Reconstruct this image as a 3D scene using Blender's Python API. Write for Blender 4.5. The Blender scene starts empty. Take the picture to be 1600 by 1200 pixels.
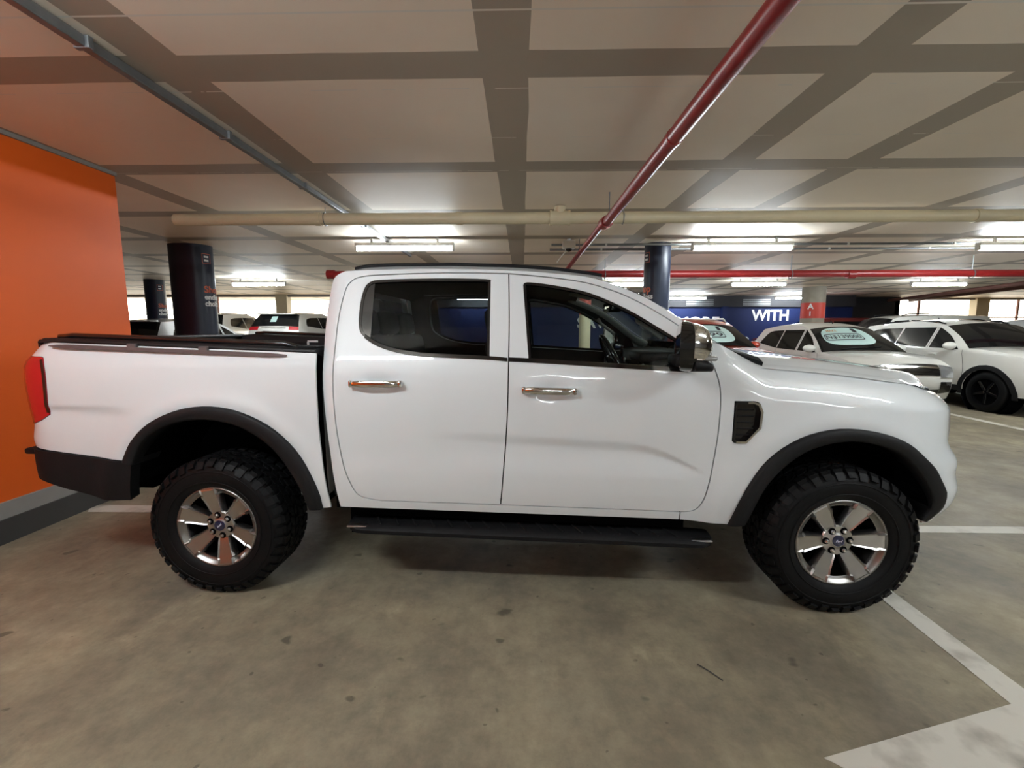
import bpy, bmesh, math, random
import numpy as np
from mathutils import Vector, Matrix, geometry
random.seed(7)
PI = math.pi
SC = bpy.context.scene
COL = SC.collection

# ------------------------------------------------------------------ camera
F_PX = 700.0
YAW = math.atan(16 / F_PX)
PITCH = math.atan(87 / F_PX * math.cos(YAW))
cam_data = bpy.data.cameras.new('camera')
cam_data.sensor_width = 36.0
cam_data.lens = F_PX / 1600 * 36.0
cam_data.clip_start = 0.05
cam_data.clip_end = 200
cam = bpy.data.objects.new('camera', cam_data)
COL.objects.link(cam)
cam.location = (0, 0, 1.452)
cam.rotation_euler = (PI / 2 - PITCH, 0, YAW)
SC.camera = cam

# ------------------------------------------------------------------ world (overcast daylight seen through the far openings)
world = bpy.data.worlds.new('daylight')
SC.world = world
world.use_nodes = True
bg = world.node_tree.nodes['Background']
bg.inputs[0].default_value = (1.0, 0.93, 0.80, 1)
bg.inputs[1].default_value = 4.0
TUBE_STRENGTH = 66.0
TUBE_COLOR = (0.90, 0.985, 1.03)

vs = SC.view_settings
vs.view_transform = 'Standard'
vs.look = 'None'
vs.exposure = 1.06
vs.gamma = 1.0
vs.use_curve_mapping = False

# ------------------------------------------------------------------ materials
def new_mat(name):
    m = bpy.data.materials.new(name)
    m.use_nodes = True
    nt = m.node_tree
    return m, nt, nt.nodes['Principled BSDF']

def N(nt, t, **kw):
    n = nt.nodes.new(t)
    for k, v in kw.items():
        setattr(n, k, v)
    return n

def pm(name, col, rough=0.5, metal=0.0, coat=0.0, noise=0.0, scale=20.0, bump=0.0, spec=0.5, emit=None, estr=0.0, coat_rough=0.04):
    """procedural principled material: colour varied by noise, optional bump"""
    m, nt, b = new_mat(name)
    b.inputs['Roughness'].default_value = rough
    b.inputs['Metallic'].default_value = metal
    b.inputs['Coat Weight'].default_value = coat
    b.inputs['Coat Roughness'].default_value = coat_rough
    b.inputs['Specular IOR Level'].default_value = spec
    c = (*col, 1)
    b.inputs['Base Color'].default_value = c
    tc = N(nt, 'ShaderNodeTexCoord')
    nz = N(nt, 'ShaderNodeTexNoise')
    nz.inputs['Scale'].default_value = scale
    nz.inputs['Detail'].default_value = 5
    nt.links.new(tc.outputs['Object'], nz.inputs['Vector'])
    if noise > 0:
        mx = N(nt, 'ShaderNodeMix', data_type='RGBA')
        mx.inputs[6].default_value = tuple(max(0, v * (1 - noise)) for v in col) + (1,)
        mx.inputs[7].default_value = tuple(min(1, v * (1 + noise)) for v in col) + (1,)
        nt.links.new(nz.outputs['Fac'], mx.inputs[0])
        nt.links.new(mx.outputs[2], b.inputs['Base Color'])
    if bump > 0:
        bp = N(nt, 'ShaderNodeBump')
        bp.inputs['Strength'].default_value = bump
        bp.inputs['Distance'].default_value = 0.01
        nt.links.new(nz.outputs['Fac'], bp.inputs['Height'])
        nt.links.new(bp.outputs['Normal'], b.inputs['Normal'])
    if emit:
        b.inputs['Emission Color'].default_value = (*emit, 1)
        b.inputs['Emission Strength'].default_value = estr
    return m

def glass_mat(name, tint, refl=1.0):
    m = bpy.data.materials.new(name)
    m.use_nodes = True
    nt = m.node_tree
    nt.nodes.clear()
    o = N(nt, 'ShaderNodeOutputMaterial')
    t = N(nt, 'ShaderNodeBsdfTransparent')
    t.inputs[0].default_value = (*tint, 1)
    g = N(nt, 'ShaderNodeBsdfGlossy')
    g.inputs['Roughness'].default_value = 0.01
    fr = N(nt, 'ShaderNodeFresnel')
    fr.inputs[0].default_value = 1.45
    mx = N(nt, 'ShaderNodeMixShader')
    ml = N(nt, 'ShaderNodeMath', operation='MULTIPLY')
    ml.inputs[1].default_value = refl
    nt.links.new(fr.outputs[0], ml.inputs[0])
    nt.links.new(ml.outputs[0], mx.inputs[0])
    nt.links.new(t.outputs[0], mx.inputs[1])
    nt.links.new(g.outputs[0], mx.inputs[2])
    nt.links.new(mx.outputs[0], o.inputs[0])
    return m

M = {}
M['paint'] = pm('white_paint', (0.795, 0.83, 0.85), 0.4, coat=1.0, noise=0.006, scale=60)
M['black_plastic'] = pm('black_plastic', (0.009, 0.009, 0.010), 0.6, spec=0.2, noise=0.2, scale=90, bump=0.05)
M['flare'] = pm('arch_plastic', (0.011, 0.011, 0.012), 0.55, spec=0.22, noise=0.2, scale=120, bump=0.06)
M['liner'] = pm('bed_liner', (0.010, 0.010, 0.011), 0.45, spec=0.3, noise=0.2, scale=150, bump=0.05)
M['dark'] = pm('underbody_black', (0.004, 0.004, 0.0045), 0.9, spec=0.0, noise=0.3, scale=12)
M['rubber'] = pm('tyre_rubber', (0.0055, 0.0055, 0.006), 0.5, spec=0.16, noise=0.25, scale=60, bump=0.05)
M['alloy'] = pm('alloy_silver', (0.50, 0.49, 0.48), 0.30, metal=1.0, noise=0.03, scale=30)
M['alloy_dark'] = pm('alloy_barrel', (0.30, 0.29, 0.28), 0.32, metal=1.0, noise=0.05, scale=30)
M['chrome'] = pm('chrome', (0.78, 0.78, 0.78), 0.07, metal=1.0, noise=0.01)
M['gloss_black'] = pm('gloss_black', (0.008, 0.008, 0.009), 0.12, coat=0.6, noise=0.05)
M['red_lens'] = pm('red_lens', (0.50, 0.008, 0.018), 0.25, coat=1.0, noise=0.06, scale=40)
M['clear_lens'] = pm('headlamp_lens', (0.45, 0.46, 0.47), 0.12, metal=0.6, coat=1.0, noise=0.1, scale=25)
M['blue_badge'] = pm('blue_badge', (0.006, 0.010, 0.05), 0.2, coat=1.0, noise=0.05)
M['white_print'] = pm('white_print', (0.85, 0.85, 0.85), 0.5, noise=0.02)
M['rail_strip'] = pm('rail_strip', (0.11, 0.085, 0.085), 0.35, noise=0.15, scale=30)
M['trim_dark'] = pm('cabin_trim_dark', (0.012, 0.012, 0.013), 0.65, spec=0.15, noise=0.15, scale=80)
M['trim_grey'] = pm('cabin_trim_grey', (0.32, 0.34, 0.33), 0.7, noise=0.06, scale=80)
M['seat'] = pm('seat_fabric', (0.018, 0.018, 0.02), 0.85, noise=0.25, scale=150, bump=0.1)
M['glass_front'] = glass_mat('front_glass', (0.74, 0.80, 0.77), 0.5)
M['glass_rear'] = glass_mat('rear_tint_glass', (0.36, 0.39, 0.40), 0.45)
M['silver_trim'] = pm('silver_trim', (0.5, 0.5, 0.5), 0.3, metal=1.0, noise=0.03)

# ------------------------------------------------------------------ mesh helpers
def make(name, verts, faces, mat, parent=None, smooth=False, normals=None, loc=None, rot=None):
    me = bpy.data.meshes.new(name)
    me.from_pydata([tuple(v) for v in verts], [], faces)
    me.materials.append(mat)
    if smooth:
        me.polygons.foreach_set('use_smooth', [True] * len(me.polygons))
    me.update()
    if normals is not None:
        me.normals_split_custom_set([normals[l.vertex_index] for l in me.loops])
    o = bpy.data.objects.new(name, me)
    COL.objects.link(o)
    if parent:
        o.parent = parent
    if loc:
        o.location = loc
    if rot:
        o.rotation_euler = rot
    return o

def empty(name, loc=(0, 0, 0), rz=0.0, parent=None):
    o = bpy.data.objects.new(name, None)
    o.empty_display_size = 0.2
    COL.objects.link(o)
    o.location = loc
    o.rotation_euler = (0, 0, rz)
    if parent:
        o.parent = parent
    return o

def tag(o, label, cat, group=None):
    o['label'] = label
    o['category'] = cat
    if group:
        o['group'] = group
    return o

def struct(o):
    o['kind'] = 'structure'
    return o

class MB:
    def __init__(s):
        s.v = []
        s.f = []
    def add(s, vs, fs):
        b = len(s.v)
        s.v += [tuple(p) for p in vs]
        s.f += [tuple(i + b for i in q) for q in fs]
        return s
    def box(s, x0, x1, y0, y1, z0, z1):
        return s.add([(x0, y0, z0), (x1, y0, z0), (x1, y1, z0), (x0, y1, z0), (x0, y0, z1), (x1, y0, z1), (x1, y1, z1), (x0, y1, z1)],
                     [(0, 3, 2, 1), (4, 5, 6, 7), (0, 1, 5, 4), (1, 2, 6, 5), (2, 3, 7, 6), (3, 0, 4, 7)])
    def rbox(s, c, d, r=0.01, seg=2, mat=None):
        """rounded box centre c, size d"""
        bm = bmesh.new()
        bmesh.ops.create_cube(bm, size=1)
        for v in bm.verts:
            v.co = Vector((v.co.x * d[0], v.co.y * d[1], v.co.z * d[2]))
        if r > 0:
            bmesh.ops.bevel(bm, geom=bm.edges[:], offset=min(r, min(d) * 0.49), segments=seg, affect='EDGES', profile=0.5)
        if mat is not None:
            bm.transform(mat)
        bm.transform(Matrix.Translation(Vector(c)))
        bm.verts.index_update()
        s.add([v.co.copy() for v in bm.verts], [[v.index for v in f.verts] for f in bm.faces])
        bm.free()
        return s
    def tube(s, pts, r, n=10, cap=True):
        pts = [Vector(p) for p in pts]
        rs = r if isinstance(r, (list, tuple)) else [r] * len(pts)
        b = len(s.v)
        prev = None
        for i, p in enumerate(pts):
            t = (pts[min(i + 1, len(pts) - 1)] - pts[max(i - 1, 0)]).normalized()
            ref = Vector((0, 0, 1)) if abs(t.z) < 0.9 else Vector((1, 0, 0))
            if prev is not None:
                ref = prev
            a = t.cross(ref)
            if a.length < 1e-5:
                a = t.cross(Vector((0, 1, 0)))
            a.normalize()
            c = a.cross(t).normalized()
            prev = c
            for k in range(n):
                th = 2 * PI * k / n
                q = p + (a * math.cos(th) + c * math.sin(th)) * rs[i]
                s.v.append(tuple(q))
        m = len(pts)
        for i in range(m - 1):
            for k in range(n):
                k2 = (k + 1) % n
                s.f.append((b + i * n + k, b + i * n + k2, b + (i + 1) * n + k2, b + (i + 1) * n + k))
        if cap:
            s.f.append(tuple(b + k for k in range(n - 1, -1, -1)))
            s.f.append(tuple(b + (m - 1) * n + k for k in range(n)))
        return s
    def prism(s, poly, y0, y1):
        """extrude an (x,z) polygon along y"""
        n = len(poly)
        vs = [(p[0], y0, p[1]) for p in poly] + [(p[0], y1, p[1]) for p in poly]
        fs = [tuple(range(n)), tuple(range(2 * n - 1, n - 1, -1))]
        for i in range(n):
            j = (i + 1) % n
            fs.append((i, i + n, j + n, j))
        return s.add(vs, fs)
    def lathe_y(s, prof, n=48, closed=False):
        """prof list of (r, y); revolve round the y axis"""
        b = len(s.v)
        m = len(prof)
        for k in range(n):
            th = 2 * PI * k / n
            for r, y in prof:
                s.v.append((r * math.cos(th), y, r * math.sin(th)))
        for k in range(n):
            k2 = (k + 1) % n
            for i in range(m if closed else m - 1):
                j = (i + 1) % m
                s.f.append((b + k * m + i, b + k * m + j, b + k2 * m + j, b + k2 * m + i))
        return s
    def grid(s, fn, nu, nv):
        b = len(s.v)
        for i in range(nu + 1):
            for j in range(nv + 1):
                s.v.append(tuple(fn(i / nu, j / nv)))
        for i in range(nu):
            for j in range(nv):
                a = b + i * (nv + 1) + j
                s.f.append((a, a + nv + 1, a + nv + 2, a + 1))
        return s
    def xf(s, mat):
        s.v = [tuple(mat @ Vector(p)) for p in s.v]
        return s
    def build(s, name, mat, parent=None, smooth=False, angle=None, loc=None, rot=None):
        o = make(name, s.v, s.f, mat, parent, False, None, loc, rot)
        bm = bmesh.new()
        bm.from_mesh(o.data)
        bmesh.ops.recalc_face_normals(bm, faces=bm.faces)
        if angle is not None:
            for e in bm.edges:
                if len(e.link_faces) == 2 and e.calc_face_angle(0) > math.radians(angle):
                    e.smooth = False
            for f in bm.faces:
                f.smooth = True
        elif smooth:
            for f in bm.faces:
                f.smooth = True
        bm.to_mesh(o.data)
        bm.free()
        return o

def dup(o, parent=None, loc=None, rot=None, scale=None):
    c = o.copy()
    COL.objects.link(c)
    c.parent = parent if parent is not None else o.parent
    if loc is not None:
        c.location = loc
    if rot is not None:
        c.rotation_euler = rot
    if scale is not None:
        c.scale = scale
    for ch in [x for x in bpy.data.objects if x.parent == o]:
        dup(ch, c)
    return c

def spl(pts, k=4, closed=False):
    """Catmull-Rom through 2D points"""
    P = [np.array(p, float) for p in pts]
    n = len(P)
    out = []
    rng = n if closed else n - 1
    for i in range(rng):
        p1, p2 = P[i], P[(i + 1) % n]
        p0 = P[i - 1] if (i > 0 or closed) else p1
        p3 = P[(i + 2) % n] if (i + 2 < n or closed) else p2
        for j in range(k):
            t = j / k
            out.append(tuple(0.5 * (2 * p1 + (p2 - p0) * t + (2 * p0 - 5 * p1 + 4 * p2 - p3) * t * t + (3 * p1 - p0 - 3 * p2 + p3) * t ** 3)))
    if not closed:
        out.append(tuple(P[-1]))
    return out

def path(*segs):
    """join smoothed segments into one closed outline; corners stay sharp between segments"""
    out = []
    for sg in segs:
        q = spl(sg, 4) if len(sg) > 2 else [tuple(p) for p in sg]
        for p in q:
            if not out or (abs(out[-1][0] - p[0]) + abs(out[-1][1] - p[1])) > 1e-4:
                out.append(p)
    if (abs(out[-1][0] - out[0][0]) + abs(out[-1][1] - out[0][1])) < 1e-4:
        out.pop()
    return out

def resample(poly, d):
    out = []
    n = len(poly)
    for i in range(n):
        a, b = np.array(poly[i]), np.array(poly[(i + 1) % n])
        L = np.linalg.norm(b - a)
        m = max(1, int(math.ceil(L / d)))
        for j in range(m):
            out.append(tuple(a + (b - a) * j / m))
    return out

def area2(poly):
    p = np.array(poly)
    x, y = p[:, 0], p[:, 1]
    return 0.5 * np.sum(x * np.roll(y, -1) - np.roll(x, -1) * y)

def inset(poly, d):
    """offset a closed polygon inwards (d>0) or outwards (d<0)"""
    n = len(poly)
    sg = 1 if area2(poly) > 0 else -1
    out = []
    for i in range(n):
        a, b, c = (np.array(poly[(i + k) % n], float) for k in (-1, 0, 1))
        e1 = (b - a) / (np.linalg.norm(b - a) + 1e-9)
        e2 = (c - b) / (np.linalg.norm(c - b) + 1e-9)
        n1 = np.array((-e1[1], e1[0])) * sg
        n2 = np.array((-e2[1], e2[0])) * sg
        m = n1 + n2
        L = np.linalg.norm(m)
        m = m / L if L > 1e-6 else n1
        out.append(tuple(b + m * d / max(0.5, float(m @ n1))))
    return out

def inside(P, poly):
    p = np.array(poly)
    x, y = P[:, 0], P[:, 1]
    r = np.zeros(len(P), bool)
    n = len(p)
    for i in range(n):
        x1, y1 = p[i]
        x2, y2 = p[(i + 1) % n]
        if y1 == y2:
            continue
        c = ((y1 > y) != (y2 > y)) & (x < (x2 - x1) * (y - y1) / (y2 - y1) + x1)
        r ^= c
    return r

def bdist(P, poly):
    p = np.array(poly)
    d = np.full(len(P), 9.0)
    n = len(p)
    for i in range(n):
        a = p[i]
        e = p[(i + 1) % n] - a
        t = np.clip(((P - a) @ e) / (e @ e + 1e-12), 0, 1)
        d = np.minimum(d, np.linalg.norm(P - a - t[:, None] * e, axis=1))
    return d

def panel(name, outline, S, mat, parent, holes=(), thick=0.012, grid=0.03, off=0.0, mirror=False, edge=None):
    """sheet panel: fills an outline in (u,z), lays it on the surface S(u,z)->(x,y,z), gives it an inward rim"""
    loops = [resample(outline, edge or grid)] + [resample(h, edge or grid) for h in holes]
    A = np.array(loops[0])
    x0, z0 = A.min(0)
    x1, z1 = A.max(0)
    gx = np.arange(x0 + grid / 2, x1, grid)
    gz = np.arange(z0 + grid / 2, z1, grid)
    G = np.array([(a, b) for a in gx for b in gz]) if len(gx) and len(gz) else np.zeros((0, 2))
    if len(G):
        k = inside(G, loops[0]) & (bdist(G, loops[0]) > grid * 0.4)
        for h in loops[1:]:
            k &= ~inside(G, h) & (bdist(G, h) > grid * 0.4)
        G = G[k]
    pts, edges = [], []
    for lp in loops:
        b = len(pts)
        pts += lp
        edges += [(b + i, b + (i + 1) % len(lp)) for i in range(len(lp))]
    pts += [tuple(g) for g in G]
    r = geometry.delaunay_2d_cdt([Vector(p) for p in pts], edges, [], 0, 1e-6)
    V2 = np.array([(v.x, v.y) for v in r[0]])
    F = np.array([tuple(f) for f in r[2] if len(f) == 3])
    Cn = V2[F].mean(1)
    k = inside(Cn, loops[0])
    for h in loops[1:]:
        k &= ~inside(Cn, h)
    F = F[k]
    e = 0.002
    V3, NN = [], []
    for u, z in V2:
        p = Vector(S(u, z))
        n = (Vector(S(u + e, z)) - Vector(S(u - e, z))).cross(Vector(S(u, z + e)) - Vector(S(u, z - e)))
        n.normalize()
        V3.append(p + n * off)
        NN.append(n)
    faces = []
    for f in F:
        a, b, c = V2[f[0]], V2[f[1]], V2[f[2]]
        cr = (b[0] - a[0]) * (c[1] - a[1]) - (b[1] - a[1]) * (c[0] - a[0])
        faces.append((int(f[0]), int(f[1]), int(f[2])) if cr > 0 else (int(f[0]), int(f[2]), int(f[1])))
    if thick > 0:
        for li, lp in enumerate(loops):
            sg = 1 if area2(lp) > 0 else -1
            if li > 0:
                sg = -sg
            b = len(V3)
            n = len(lp)
            for i, (u, z) in enumerate(lp):
                p = Vector(S(u, z))
                nn = (Vector(S(u + e, z)) - Vector(S(u - e, z))).cross(Vector(S(u, z + e)) - Vector(S(u, z - e))).normalized()
                q, w = lp[i - 1], lp[(i + 1) % n]
                t = Vector(S(w[0], w[1])) - Vector(S(q[0], q[1]))
                sn = t.cross(nn).normalized() * sg
                V3 += [p + nn * off, p + nn * (off - thick)]
                NN += [sn, sn]
            for i in range(n):
                j = (i + 1) % n
                q = (b + 2 * i, b + 2 * i + 1, b + 2 * j + 1, b + 2 * j)
                faces.append(q if sg > 0 else q[::-1])
    res = [make(name, V3, faces, mat, parent, True, NN)]
    if mirror:
        res.append(make(name, [(p.x, -p.y, p.z) for p in V3], [f[::-1] for f in faces], mat, parent, True, [(n.x, -n.y, n.z) for n in NN]))
    return res

class Tab:
    """smoothed lookup table"""
    def __init__(s, xs, ys, sig=0.0, n=600):
        s.a, s.b = xs[0], xs[-1]
        g = np.linspace(s.a, s.b, n)
        v = np.interp(g, xs, ys)
        if sig > 0:
            w = max(1, int(sig / (s.b - s.a) * n * 3))
            kx = np.arange(-w, w + 1)
            k = np.exp(-0.5 * (kx / (w / 3)) ** 2)
            k /= k.sum()
            lo = v[0] - (v[1] - v[0]) * np.arange(w, 0, -1)
            hi = v[-1] + (v[-1] - v[-2]) * np.arange(1, w + 1)
            v = np.convolve(np.concatenate([lo, v, hi]), k, 'valid')
        s.v = v.tolist()
        s.k = (n - 1) / (s.b - s.a)
        s.n = n
    def __call__(s, x):
        t = (x - s.a) * s.k
        if t < 0:
            return s.v[0] + (s.v[1] - s.v[0]) * t
        i = int(t)
        if i >= s.n - 1:
            return s.v[-1] + (s.v[-1] - s.v[-2]) * (t - s.n + 1)
        return s.v[i] + (s.v[i + 1] - s.v[i]) * (t - i)

def sstep(a, b, x):
    t = min(1.0, max(0.0, (x - a) / (b - a)))
    return t * t * (3 - 2 * t)

def text_mesh(body, size, name, mat, parent=None, loc=(0, 0, 0), rot=(0, 0, 0), bold=0.0, depth=0.004, shear=0.0, align='CENTER', width=None, bend=None):
    """letters as a mesh; bend=(axis x, axis y, radius, angle) wraps them round a column"""
    cu = bpy.data.curves.new(name, 'FONT')
    cu.body = body
    cu.size = size
    cu.offset = bold
    cu.extrude = depth
    cu.shear = shear
    cu.align_x = align
    cu.align_y = 'CENTER'
    cu.resolution_u = 3
    t = bpy.data.objects.new(name, cu)
    COL.objects.link(t)
    bpy.context.view_layer.update()
    me = bpy.data.meshes.new_from_object(t)
    bpy.data.objects.remove(t)
    me.materials.clear()
    me.materials.append(mat)
    if width:
        xs = [v.co.x for v in me.vertices]
        k = width / (max(xs) - min(xs))
        for v in me.vertices:
            v.co.x *= k
    if bend:
        ax, ay, rad, a0 = bend
        for v in me.vertices:
            a = a0 + v.co.x / rad
            rr = rad + v.co.z
            v.co = Vector((ax + rr * math.cos(a), ay + rr * math.sin(a), v.co.y))
    o = bpy.data.objects.new(name, me)
    COL.objects.link(o)
    o.location = loc
    o.rotation_euler = rot
    if parent:
        o.parent = parent
    return o

# ================================================================== THE BUILDING
CE = 2.79
YB = 19.0                                   # navy end wall

def ceiling_material():
    m, nt, b = new_mat('painted_ceiling')
    L = nt.links.new
    tc = N(nt, 'ShaderNodeTexCoord')
    sx = N(nt, 'ShaderNodeSeparateXYZ')
    wn = N(nt, 'ShaderNodeTexNoise')
    wn.inputs['Scale'].default_value = 1.3
    L(tc.outputs['Object'], wn.inputs['Vector'])
    wob = N(nt, 'ShaderNodeVectorMath', operation='SCALE')
    wob.inputs['Scale'].default_value = 0.03
    L(wn.outputs['Color'], wob.inputs[0])
    add = N(nt, 'ShaderNodeVectorMath', operation='ADD')
    L(tc.outputs['Object'], add.inputs[0])
    L(wob.outputs[0], add.inputs[1])
    L(add.outputs[0], sx.inputs[0])
    X, Y = sx.outputs[0], sx.outputs[1]
    def mth(op, a, bb=None):
        n = N(nt, 'ShaderNodeMath', operation=op)
        for i, q in enumerate((a, bb)):
            if q is None:
                continue
            if isinstance(q, (int, float)):
                n.inputs[i].default_value = q
            else:
                L(q, n.inputs[i])
        return n.outputs[0]
    o = 0.015
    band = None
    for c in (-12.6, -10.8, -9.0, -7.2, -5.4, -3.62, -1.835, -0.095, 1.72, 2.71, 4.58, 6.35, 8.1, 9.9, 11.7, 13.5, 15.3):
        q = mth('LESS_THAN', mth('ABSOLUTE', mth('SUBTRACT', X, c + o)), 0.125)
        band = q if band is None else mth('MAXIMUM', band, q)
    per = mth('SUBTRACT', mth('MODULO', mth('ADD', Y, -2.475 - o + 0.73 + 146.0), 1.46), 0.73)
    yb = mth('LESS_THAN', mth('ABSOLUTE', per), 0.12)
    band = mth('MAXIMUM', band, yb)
    n2 = N(nt, 'ShaderNodeTexNoise')
    n2.inputs['Scale'].default_value = 2.2
    n2.inputs['Detail'].default_value = 6
    L(tc.outputs['Object'], n2.inputs['Vector'])
    c1 = N(nt, 'ShaderNodeMix', data_type='RGBA')
    c1.inputs[6].default_value = (0.85, 0.75, 0.625, 1)
    c1.inputs[7].default_value = (0.93, 0.83, 0.70, 1)
    L(n2.outputs['Fac'], c1.inputs[0])
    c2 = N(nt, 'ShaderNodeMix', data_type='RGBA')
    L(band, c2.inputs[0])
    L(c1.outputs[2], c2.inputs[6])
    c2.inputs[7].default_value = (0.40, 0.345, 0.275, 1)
    # broken pale joint lines between the deck boards
    nx = N(nt, 'ShaderNodeTexNoise')
    nx.inputs['Scale'].default_value = 5.0
    nx.inputs['Detail'].default_value = 4
    L(tc.outputs['Object'], nx.inputs['Vector'])
    ln = None
    s2 = N(nt, 'ShaderNodeSeparateXYZ')
    L(tc.outputs['Object'], s2.inputs[0])
    for c, w, th in ((2.075, 0.006, 0.30), (2.70, 0.004, 0.52), (3.355, 0.003, 0.50), (4.02, 0.003, 0.45), (5.6, 0.004, 0.5)):
        q = mth('MULTIPLY', mth('LESS_THAN', mth('ABSOLUTE', mth('SUBTRACT', s2.outputs[1], c)), w), mth('GREATER_THAN', nx.outputs['Fac'], th))
        ln = q if ln is None else mth('MAXIMUM', ln, q)
    c3 = N(nt, 'ShaderNodeMix', data_type='RGBA')
    L(ln, c3.inputs[0])
    L(c2.outputs[2], c3.inputs[6])
    c3.inputs[7].default_value = (0.80, 0.76, 0.68, 1)
    L(c3.outputs[2], b.inputs['Base Color'])
    b.inputs['Roughness'].default_value = 0.55
    bp = N(nt, 'ShaderNodeBump')
    bp.inputs['Strength'].default_value = 0.12
    bp.inputs['Distance'].default_value = 0.02
    n4 = N(nt, 'ShaderNodeTexNoise')
    n4.inputs['Scale'].default_value = 6
    n4.inputs['Detail'].default_value = 8
    L(tc.outputs['Object'], n4.inputs['Vector'])
    L(n4.outputs['Fac'], bp.inputs['Height'])
    L(bp.outputs['Normal'], b.inputs['Normal'])
    return m

def floor_material():
    m, nt, b = new_mat('stained_concrete')
    L = nt.links.new
    tc = N(nt, 'ShaderNodeTexCoord')
    def noise(scale, detail=6, rough=0.6, stretch=None):
        n = N(nt, 'ShaderNodeTexNoise')
        n.inputs['Scale'].default_value = scale
        n.inputs['Detail'].default_value = detail
        n.inputs['Roughness'].default_value = rough
        if stretch:
            mp = N(nt, 'ShaderNodeMapping')
            mp.inputs['Scale'].default_value = stretch
            L(tc.outputs['Object'], mp.inputs[0])
            L(mp.outputs[0], n.inputs['Vector'])
        else:
            L(tc.outputs['Object'], n.inputs['Vector'])
        return n.outputs['Fac']
    def ramp(fac, stops):
        r = N(nt, 'ShaderNodeValToRGB')
        e = r.color_ramp.elements
        e[0].position, e[0].color = stops[0][0], (*stops[0][1], 1)
        e[1].position, e[1].color = stops[-1][0], (*stops[-1][1], 1)
        for p, c in stops[1:-1]:
            q = e.new(p)
            q.color = (*c, 1)
        L(fac, r.inputs[0])
        return r.outputs[0]
    def mul(a, bb, fac=1.0):
        x = N(nt, 'ShaderNodeMix', data_type='RGBA', blend_type='MULTIPLY')
        x.inputs[0].default_value = fac
        L(a, x.inputs[6])
        L(bb, x.inputs[7])
        return x.outputs[2]
    base = ramp(noise(0.9, 8, 0.62), [(0.34, (0.19, 0.163, 0.120)), (0.5, (0.28, 0.240, 0.167)), (0.66, (0.365, 0.318, 0.222))])
    fine = ramp(noise(9, 8, 0.75), [(0.3, (0.72, 0.72, 0.72)), (0.7, (1.16, 1.16, 1.16))])
    c = mul(base, fine)
    sw = ramp(noise(2.0, 6, 0.65, (1.0, 0.6, 1)), [(0.40, (0.80, 0.79, 0.80)), (0.50, (0.95, 0.95, 0.95)), (0.60, (1.10, 1.10, 1.08))])
    c = mul(c, sw)
    spots = ramp(noise(7.0, 2, 0.4, (1, 1.3, 1)), [(0.24, (0.42, 0.41, 0.40)), (0.29, (1, 1, 1))])
    c = mul(c, spots, 0.9)
    spots2 = ramp(noise(19.0, 2, 0.4), [(0.24, (0.45, 0.44, 0.43)), (0.28, (1, 1, 1))])
    c = mul(c, spots2, 0.8)
    pale = ramp(noise(2.4, 9, 0.72, (1.0, 0.7, 1)), [(0.58, (1, 1, 1)), (0.66, (1.22, 1.22, 1.2)), (0.75, (1.35, 1.35, 1.3))])
    c = mul(c, pale)
    L(c, b.inputs['Base Color'])
    b.inputs['Specular IOR Level'].default_value = 0.3
    rr = N(nt, 'ShaderNodeMapRange')
    rr.inputs[3].default_value = 0.38
    rr.inputs[4].default_value = 0.7
    L(noise(3, 5), rr.inputs[0])
    L(rr.outputs[0], b.inputs['Roughness'])
    bp = N(nt, 'ShaderNodeBump')
    bp.inputs['Strength'].default_value = 0.08
    bp.inputs['Distance'].default_value = 0.01
    L(noise(25, 6), bp.inputs['Height'])
    L(bp.outputs['Normal'], b.inputs['Normal'])
    return m

def paint_line_material():
    m, nt, b = new_mat('worn_line_paint')
    L = nt.links.new
    tc = N(nt, 'ShaderNodeTexCoord')
    n = N(nt, 'ShaderNodeTexNoise')
    n.inputs['Scale'].default_value = 5
    n.inputs['Detail'].default_value = 8
    L(tc.outputs['Object'], n.inputs['Vector'])
    r = N(nt, 'ShaderNodeValToRGB')
    r.color_ramp.elements[0].position = 0.30
    r.color_ramp.elements[0].color = (0.36, 0.33, 0.28, 1)
    r.color_ramp.elements[1].position = 0.50
    r.color_ramp.elements[1].color = (0.66, 0.63, 0.56, 1)
    L(n.outputs['Fac'], r.inputs[0])
    L(r.outputs[0], b.inputs['Base Color'])
    b.inputs['Roughness'].default_value = 0.55
    return m

M['ceiling'] = ceiling_material()
M['floor'] = floor_material()
M['line'] = paint_line_material()
M['orange'] = pm('orange_wall_paint', (0.78, 0.125, 0.012), 0.5, spec=0.25, noise=0.05, scale=2.0, bump=0.05)
M['kerb_grey'] = pm('kerb_grey', (0.30, 0.29, 0.27), 0.6, noise=0.12, scale=6)
M['kerb_dark'] = pm('kerb_dark', (0.045, 0.043, 0.040), 0.6, noise=0.2, scale=6)
M['navy'] = pm('navy_paint', (0.013, 0.022, 0.085), 0.5, spec=0.2, noise=0.1, scale=3)
M['navy_col'] = pm('navy_column_wrap', (0.009, 0.016, 0.038), 0.4, noise=0.15, scale=4)
M['wall_dark'] = pm('dark_soffit', (0.02, 0.02, 0.024), 0.7, noise=0.2, scale=3)
M['grey_wall'] = pm('grey_wall', (0.30, 0.28, 0.26), 0.7, noise=0.1, scale=2)
M['cream'] = pm('cream_paint', (0.50, 0.44, 0.31), 0.55, noise=0.08, scale=5)
M['concrete'] = pm('column_concrete', (0.28, 0.25, 0.20), 0.75, noise=0.2, scale=6, bump=0.2)
M['red_paint'] = pm('red_band_paint', (0.55, 0.05, 0.03), 0.5, noise=0.06, scale=6)
M['red_pipe'] = pm('red_pipe_paint', (0.25, 0.014, 0.014), 0.35, noise=0.12, scale=8)
M['beige_pipe'] = pm('beige_pvc', (0.62, 0.54, 0.36), 0.4, noise=0.1, scale=5)
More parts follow.
